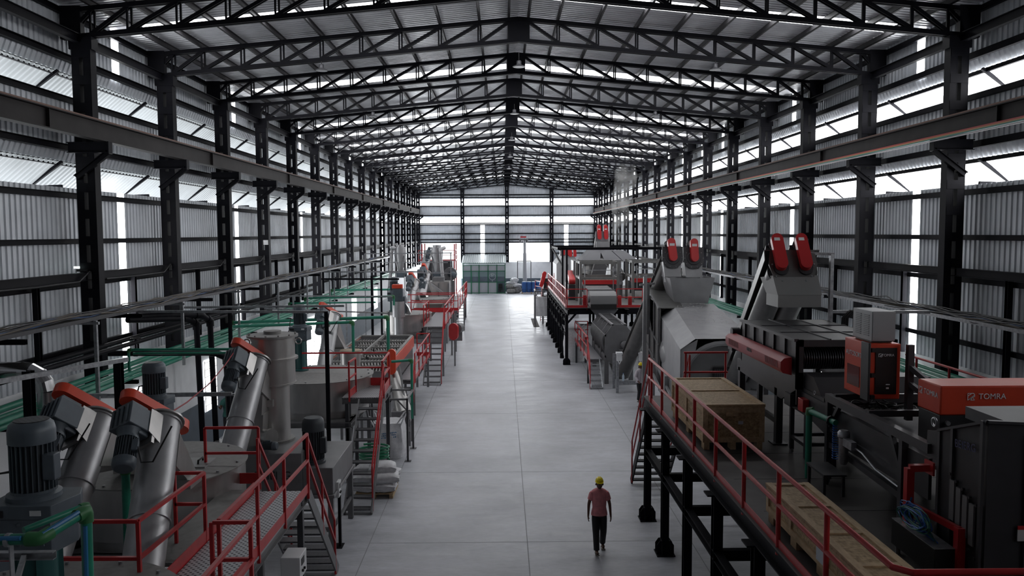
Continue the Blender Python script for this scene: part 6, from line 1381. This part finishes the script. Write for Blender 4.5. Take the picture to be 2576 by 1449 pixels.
post('black pipe support post between the two near conveyors', -7.52, 15.5, 0, 4.66, .14); post('black pipe support post behind the nearest agitator motor', -8.08, 13.5, 0, 4.8, .14)
post('tall thin black post in front of the tall flanged cylinder', -4.45, 20.0, 0, 5.15, .09); post('tall thin black post left of the tall flanged cylinder', -7.9, 23.0, 0, 4.98, .09); post('tall black post in front of the third tank', -5.93, 36, 0, 5.2, .1)
post('second tall black post behind the first in front of the third tank', -5.6, 36.6, 0, 5.2, .08)
for lab, a, b, w in (('galvanised channel across the tops of the two near black posts', (-7.4, 15.6, 4.66), (-8.2, 12.0, 4.8), .08), ('grey cross bar high behind the tall flanged cylinder', (-9.2, 20, 5.18), (-4.4, 20, 5.14), .06), ('grey cross bar above the framed tank', (-9.2, 23, 5.0), (-4.6, 23, 5.02), .06),
                     ('grey bar across the wall side behind the hatched tank motor', (-9.3, 16, 3.87), (-5.5, 16, 3.89), .05), ('grey lower bar behind the hatched tank', (-9.94, 19, 3.22), (-6.3, 19, 3.26), .06), ('black cross bar near the third tank', (-8.2, 36, 5.07), (-4.7, 36, 5.05), .08),
                     ('highest grey conduit crossing in front of the cyclones', (-9, 52, 5.8), (-3.3, 52, 5.83), .06), ('middle grey conduit crossing in front of the cyclones', (-9, 52, 5.24), (-3.6, 52, 5.2), .05), ('lowest grey conduit crossing in front of the cyclones', (-9.3, 52, 4.62), (-3.4, 52, 4.5), .05),
                     ('grey conduit crossing above the third tank', (-9.4, 42, 5.1), (-4.2, 42, 5.1), .06), ('grey conduit crossing behind the paddle tank', (-9.4, 33, 4.55), (-4.6, 33, 4.5), .05), ('grey conduit above the paddle tank near end', (-9.0, 30, 4.3), (-4.3, 30, 4.1), .05)):
    tag(MB().bar(a, b, w, w).out('conduit_bar', GALV if 'black' not in lab[:6] else BLACK), lab, 'bar')
post('thin grey conduit post standing at the paddle tank', -4.32, 30, 2.5, 4.15, .07, GREYP)
for i, (x, y, z0, z1) in enumerate(((-9.0, 52, 0, 5.8), (-3.4, 52, 2.5, 5.83), (-8.9, 42, 0, 5.1), (-8.7, 33, 0, 4.55), (-7.3, 37, 0, 3.9), (-7.0, 27.5, 0, 4.1), (-6.6, 40, 0, 3.93))):
    post('thin grey conduit post on the left line, %s' % ['by the left cyclone', 'at the far platform', 'behind the third tank', 'behind the paddle tank', 'under the thin green pipe', 'under the green branch behind the framed tank', 'under the green branch by the riser'][i], x, y, z0, z1, .06, GALV)
tag(MB().tube([(-5.25, 12.4, 4.3), (-5.45, 13.6, 4.22), (-5.65, 15.2, 4.24), (-5.8, 16.5, 4.38), (-5.9, 17.6, 4.6)], .012, 6).out('red_rope', mat('red_rope', (.3, .02, .03), .6)), 'thin dark red line strung between two conveyor heads', 'rope')
t = thing('strut_frame', 'galvanised slotted strut frame beside the twin tube conveyor head', 'frame', (7.05, 17, DZ))
MB().bar((7.05, 17, DZ), (7.05, 17, 6.62), .07, .1, (0, 1, 0)).out('upright', GALV, t); MB().bar((6.4, 17.1, 6.64), (7.1, 17, 6.62), .07, .06).out('top_arm', GALV, t); MB().bar((7.1, 17, 5.38), (9.2, 17, 5.36), .07, .06).out('side_arm', GALV, t)
for k in range(3): MB().tube([(8.0+.1*k, 17, 5.34), (7.45+.06*k, 16.95, 5.4), (7.3+.05*k, 16.95, 5.25), (7.28+.05*k, 16.95, 4.4)], .03, 8).out('hose', BLK, t)
# windows with grilles low in the plaster walls
GWIN = glow('bright_window_pane', (.96, .98, 1), 3.0)
for s, X in ((-1, SL+.875), (1, SR-.875)):
    for y, w, z0, z1 in ((21.4, .55, 1.2, 2.95), (26.8, 1.1, 1.2, 2.9), (33.4, .7, 1.3, 2.9), (41.5, 3.2, .1, 2.8), (53, 1.5, 1.3, 2.9), (62, 1.5, 1.3, 2.9)):
        tag(MB().box(*sorted((X, X-s*.02)), y-w/2, y+w/2, z0, z1).out('window_%d' % wn, GWIN), kind='structure')
        M = MB(); z = z0+.2
        while z < z1: M.bar((X-s*.03, y-w/2, z), (X-s*.03, y+w/2, z), .012, .015); z += .24
        for yy in (y-w/2, y, y+w/2): M.bar((X-s*.03, yy, z0), (X-s*.03, yy, z1), .015, .02, (0, 1, 0))
        tag(M.out('trim_%d' % (wn+20), GREYP), kind='structure'); wn += 1
t = thing('emergency_light', 'small lit emergency lamp on the first left column', 'lamp', (-10.3, 19.75, 6.25)); MB().box(-10.5, -10.25, 19.7, 19.78, 6.2, 6.26).out('base', BLK, t)
MB().box(-10.55, -10.42, 19.68, 19.72, 6.28, 6.33).out('lens', glow('lit_lens', (.8, 1, .95), 3), t)
tag(MB().box(-10.2, -10.02, 34.10, 34.2, 6.65, 6.85).out('junction_box', WHITE), 'small white junction box on the fourth left column', 'junction box')
for k, y in enumerate(YC[4:10]):
    tag(MB().tube([(-10.2, y-.2, 6.2), (-10.2, y-.7, 5.97), (-10.26, y-2.2, 5.95), (-10.24, y-4.1, 5.97)], .025, 6).out('cable_bundle', CAB[1]), 'dark cable bundle sagging under the left mid height beam, bay before the %s column' % ORD[k+1], 'cable', 'cable bundles under the left beam')
# ================================================================ PEOPLE
SKIN = mat('brown_skin', (.13, .062, .04), .5); SKIN2 = mat('face_skin', (.14, .07, .05), .5)
def skin_obj(vs, es, rs, sub=2):
    me = bpy.data.meshes.new('s'); me.from_pydata([tuple(v) for v in vs], es, []); o = bpy.data.objects.new('s', me); COL.objects.link(o)
    sm = o.modifiers.new('s', 'SKIN'); sm.use_smooth_shade = True
    for i, r in enumerate(rs): me.skin_vertices[0].data[i].radius = r if isinstance(r, tuple) else (r, r)
    me.skin_vertices[0].data[0].use_root = True
    ss = o.modifiers.new('d', 'SUBSURF'); ss.levels = sub
    dg = bpy.context.evaluated_depsgraph_get(); m2 = bpy.data.meshes.new_from_object(o.evaluated_get(dg))
    r = ([v.co.copy() for v in m2.vertices], [tuple(p.vertices) for p in m2.polygons]); bpy.data.objects.remove(o); return r
def rings(M, rg, n=20):
    """closed body of elliptical rings: (x, y, z, rx, ry)"""
    vs = []; fs = []
    for x, y, z, rx, ry in rg:
        for i in range(n): a = 2*math.pi*i/n; vs.append((x+rx*math.cos(a), y+ry*math.sin(a), z))
    for k in range(len(rg)-1):
        for i in range(n): j = (i+1) % n; fs.append((k*n+i, k*n+j, k*n+n+j, k*n+n+i))
    fs.append(tuple(range(n-1, -1, -1))); fs.append(tuple(range((len(rg)-1)*n, len(rg)*n)))
    M.add(vs, fs)
def person(label, loc, rot, H, shirt, trous, legs, arms, shoe, helmet=True, loose=1., sleeve=1.):
    """legs/arms: joint points for (right, left), figure faces -Y, scaled for a 1.66 m body"""
    t = thing('person', label, 'person', loc, rot); k = H/1.66; R = ROOTM[t.name]; S = Matrix.Scale(k, 4)
    def put(M, name, m, par=t, sharp=60):
        M.v = [R @ (S @ p) for p in M.v]; return M.out(name, m, par, 0, sharp)
    vs = [V((0, 0, .90)), V((0, 0, 1.05)), V((0, .005, 1.22)), V((0, .01, 1.36)), V((0, 0, 1.43)), V((0, -.012, 1.48))]; rs = [(.13, .095), (.115, .085), (.14, .095), (.11, .075), .05, .052]
    es = [(0, 1), (1, 2), (2, 3), (3, 4), (4, 5)]
    for sx, (kn, an, toe) in zip((-1, 1), legs):
        b = len(vs); vs += [V((sx*.09, 0, .84)), V(kn), V(an), V(toe)]; rs += [.085, .058, .04, .032]; es += [(0, b), (b, b+1), (b+1, b+2), (b+2, b+3)]
    hands = []
    for sx, (el, wr) in zip((-1, 1), arms):
        b = len(vs); el = V(el); wr = V(wr); d = (wr-el).normalized(); pm = wr+d*.07
        vs += [V((sx*.165, .01, 1.355)), el, wr, pm]; rs += [.052, .038, .026, (.036, .02)]; es += [(3, b), (b, b+1), (b+1, b+2), (b+2, b+3)]; hands.append((wr, d, sx))
    M = MB(); v, f = skin_obj(vs, es, rs); M.add(v, f)
    for wr, d, sx in hands:                                # five separate fingers, slightly curled
        fw = V((0, -1, 0)); fw = (fw-d*fw.dot(d)).normalized(); inn = V((-sx, 0, 0)); inn = (inn-d*inn.dot(d)).normalized()
        for i, (o, L) in enumerate(((-.03, .062), (-.010, .074), (.011, .07), (.03, .055))):
            p = wr+d*.075+fw*(-o); v, f = skin_obj([wr+d*.005-fw*o*.6, p, p+d*L*.5+inn*.004, p+d*L*.85+inn*.014, p+d*L*1.05+inn*.026], [(0, 1), (1, 2), (2, 3), (3, 4)], [.014, .0125, .0095, .0085, .0075], 1); M.add(v, f)
        p = wr+d*.03+fw*.022; v, f = skin_obj([p, p+d*.03+fw*.022+inn*.01, p+d*.06+fw*.028+inn*.02], [(0, 1), (1, 2)], [.011, .010, .008], 1); M.add(v, f)
    hv = []; hf = []; n = 22; mh = 14                     # head with jaw, brow and nose
    for a in range(mh+1):
        th = math.pi*a/mh
        for b in range(n):
            ph = 2*math.pi*b/n; x = math.sin(th)*math.cos(ph); y = math.sin(th)*math.sin(ph); z = math.cos(th)
            w = 1-.28*max(0, -z)**1.5; x *= .074*w; yy = y*.096*(1-.12*max(0, -z)); fr = max(0, -y)
            if fr > .5: yy -= .006*math.exp(-((z-.18)/.12)**2)+.008*math.exp(-((z+.75)/.18)**2)-.008*math.exp(-((z-.02)/.1)**2)*(1 if abs(x) > .018 else 0)
            hv.append(V((x, yy-.02, 1.555+z*.118)))
    for a in range(mh):
        for b in range(n): hf.append((a*n+b, a*n+(b+1) % n, (a+1)*n+(b+1) % n, (a+1)*n+b))
    M.add(hv, hf)
    M.add([(-.011, -.112, 1.565), (.011, -.112, 1.565), (.017, -.108, 1.522), (-.017, -.108, 1.522), (0, -.14, 1.527), (0, -.118, 1.575)], [(0, 5, 4, 3), (5, 1, 2, 4), (3, 4, 2), (0, 1, 5)])
    for sx in (-1, 1): M.prof((sx*.072, -.012, 1.55), (sx*.086, -.006, 1.552), [(0, .026), (.6, .03), (1, .022)], 12)
    put(M, 'body', SKIN)
    M = MB(); 
    for sx in (-1, 1): M.prof((sx*.028, -.113, 1.567), (sx*.028, -.119, 1.567), [(0, .012), (1, .006)], 10)
    put(M, 'eyes', mat('eye_white', (.3, .28, .26), .3)); M = MB().box(-.024, .024, -.117, -.105, 1.487, 1.494); put(M, 'mouth', mat('dark_lips', (.07, .025, .022), .5))
    M = MB(); M.prof((0, -.01, 1.60), (0, -.005, 1.682), [(0, .082), (.5, .074), (1, .03)], 18)
    M.box(-.05, .05, .05, .085, 1.46, 1.6); put(M, 'hair', BLK)
    # shirt
    M = MB(); l = loose
    rings(M, [(0, 0, .845, .188*l, .13*l), (0, 0, .90, .182*l, .126*l), (0, 0, 1.02, .155*l, .11*l), (0, .003, 1.16, .168*l, .115), (0, .008, 1.27, .18, .122), (0, .01, 1.34, .19, .118), (0, .01, 1.385, .18, .108), (0, .01, 1.42, .145, .095), (0, .005, 1.448, .085, .075), (0, .0, 1.455, .062, .062)], 28)
    for sx, (el, wr) in zip((-1, 1), arms):
        a = V((sx*.14, .01, 1.365)); e = V(el); q = a.lerp(e, .62) if sleeve <= 1 else e
        pts = [a, a.lerp(q, .3), a.lerp(q, .7), q]; M.tube(pts, [.062, .078, .074, .07], 16)
        if sleeve > 1: M.tube([q, q.lerp(V(wr), .5), q.lerp(V(wr), .95)], [.062, .052, .045], 14)
    put(M, 'shirt', shirt)
    M = MB(); rings(M, [(0, 0, .80, .15, .105), (0, 0, .88, .158, .11), (0, 0, .95, .15, .105)], 24)
    for sx, (kn, an, toe) in zip((-1, 1), legs):
        kn = V(kn); an = V(an); h = V((sx*.082, 0, .86)); en = kn.lerp(an, .93); M.tube([h, h.lerp(kn, .3), h.lerp(kn, .75), kn, kn.lerp(en, .5), en], [.09, .093, .084, .076, .07, .066], 18)
    put(M, 'trousers', trous)
    for kn, an, toe in legs:
        an = V(an); toe = V(toe); d = toe-an; d.z = 0; d.normalize(); s = V((-d.y, d.x, 0)); zb = min(an.z, toe.z)-.035
        M = MB(); M.prism([an-d*.06+s*.035+V((0, 0, zb-an.z)), an-d*.06-s*.035+V((0, 0, zb-an.z)), toe-s*.045+V((0, 0, zb-toe.z)), toe+d*.03+V((0, 0, zb-toe.z)), toe+s*.045+V((0, 0, zb-toe.z))], (0, 0, .02)); M.tube([an.lerp(toe, .45)+s*.045+V((0, 0, -.02)), an.lerp(toe, .5)+V((0, 0, .015)), an.lerp(toe, .45)-s*.045+V((0, 0, -.02))], .012, 6)
        put(M, 'sandal', shoe)
    if helmet:
        M = MB(); M.prof((0, -.015, 1.605), (0, -.015, 1.722), [(0, .108), (.06, .112), (.09, .103), (.4, .098), (.7, .08), (.9, .05), (1, .012)], 28); M.v = [V((p.x*.9, (p.y+.02)*1.12-.02, p.z)) for p in M.v]
        M.prism([(-.085, -.09, 1.606), (.085, -.09, 1.606), (.06, -.15, 1.603), (0, -.165, 1.602), (-.06, -.15, 1.603)], (0, 0, .012))
        for x in (-.025, 0, .025): M.tube([(x, -.12, 1.65), (x, -.08, 1.702), (x, -.02, 1.727), (x, .05, 1.705), (x, .085, 1.65)], .007, 6)
        put(M, 'helmet', YEL)
    return t
TEE = mat('salmon_t_shirt', (.78, .29, .31), .8, 0, .12, 14, .25); NAVY = mat('black_trousers', (.012, .012, .016), .7); PALE = mat('pale_pink_shirt', (.55, .50, .55), .8, 0, .06, 6); TEALC = mat('teal_shirt', (.03, .14, .12), .7)
SAND = mat('grey_sandal', (.16, .15, .13), .6)
person('man in a salmon t-shirt, black trousers and yellow helmet walking up the aisle', (2.12, 17.35, 0), 0, 1.63, TEE, NAVY,
       [((-.09, -.17, .475), (-.085, -.24, .085), (-.08, -.38, .07)), ((.09, -.03, .46), (.095, .16, .12), (.10, .02, .045))], [((-.235, .02, 1.085), (-.25, -.02, .85)), ((.24, .02, 1.08), (.255, -.035, .845))], SAND)
person('man in a pale long shirt and yellow helmet partly hidden behind a grey post', (5.74, 33.0, 0), .35, 1.62, PALE, NAVY,
       [((-.09, -.08, .47), (-.1, -.02, .08), (-.1, -.16, .05)), ((.09, .04, .47), (.1, .22, .09), (.1, .08, .045))], [((-.24, -.02, 1.09), (-.22, -.2, .95)), ((.25, .03, 1.08), (.28, -.02, .85))], SAND, True, 1.12, 1.3)
person('man in a teal shirt half hidden between black pipes near the left wall', (-8.4, 24.1, .75), .6, 1.6, TEALC, NAVY,
       [((-.09, -.03, .47), (-.09, 0, .08), (-.09, -.14, .05)), ((.09, .0, .47), (.09, .03, .08), (.09, -.11, .045))], [((-.26, -.06, 1.12), (-.34, -.25, 1.2)), ((.24, .02, 1.08), (.26, -.05, .86))], SAND, False)
tag(MB().box(-8.9, -7.9, 23.8, 24.5, .0, .75).out('work_platform', GREYP), 'low grey platform near the left wall under the man in teal', 'platform')
# ================================================================ STEAM
vm = bpy.data.materials.new('white_steam'); vm.use_nodes = True; n = vm.node_tree.nodes; l = vm.node_tree.links; n.remove(n['Principled BSDF'])
pv = n.new('ShaderNodeVolumePrincipled'); pv.inputs['Color'].default_value = (1, 1, 1, 1); no = n.new('ShaderNodeTexNoise'); no.inputs['Scale'].default_value = 1.1; no.inputs['Detail'].default_value = 4
tc = n.new('ShaderNodeTexCoord'); l.new(tc.outputs['Object'], no.inputs['Vector']); r = n.new('ShaderNodeMapRange'); r.inputs[1].default_value = .42; r.inputs[2].default_value = .75; r.inputs[3].default_value = 0; r.inputs[4].default_value = .9
l.new(no.outputs['Fac'], r.inputs[0]); l.new(r.outputs[0], pv.inputs['Density']); l.new(pv.outputs[0], n['Material Output'].inputs['Volume'])
tag(MB().tube([(8.4, 60, 6.2), (8.7, 60, 7.0), (8.9, 60, 8.2), (8.8, 60, 9.2), (9.2, 60.2, 10.4), (9.3, 60.3, 11.6), (9.6, 60.3, 12.4)], [.25, .5, .65, .7, .85, .9, .4], 16).out('steam_plume', vm), 'wisp of white steam rising beside the far conveyor tower', 'steam', None, 'stuff')
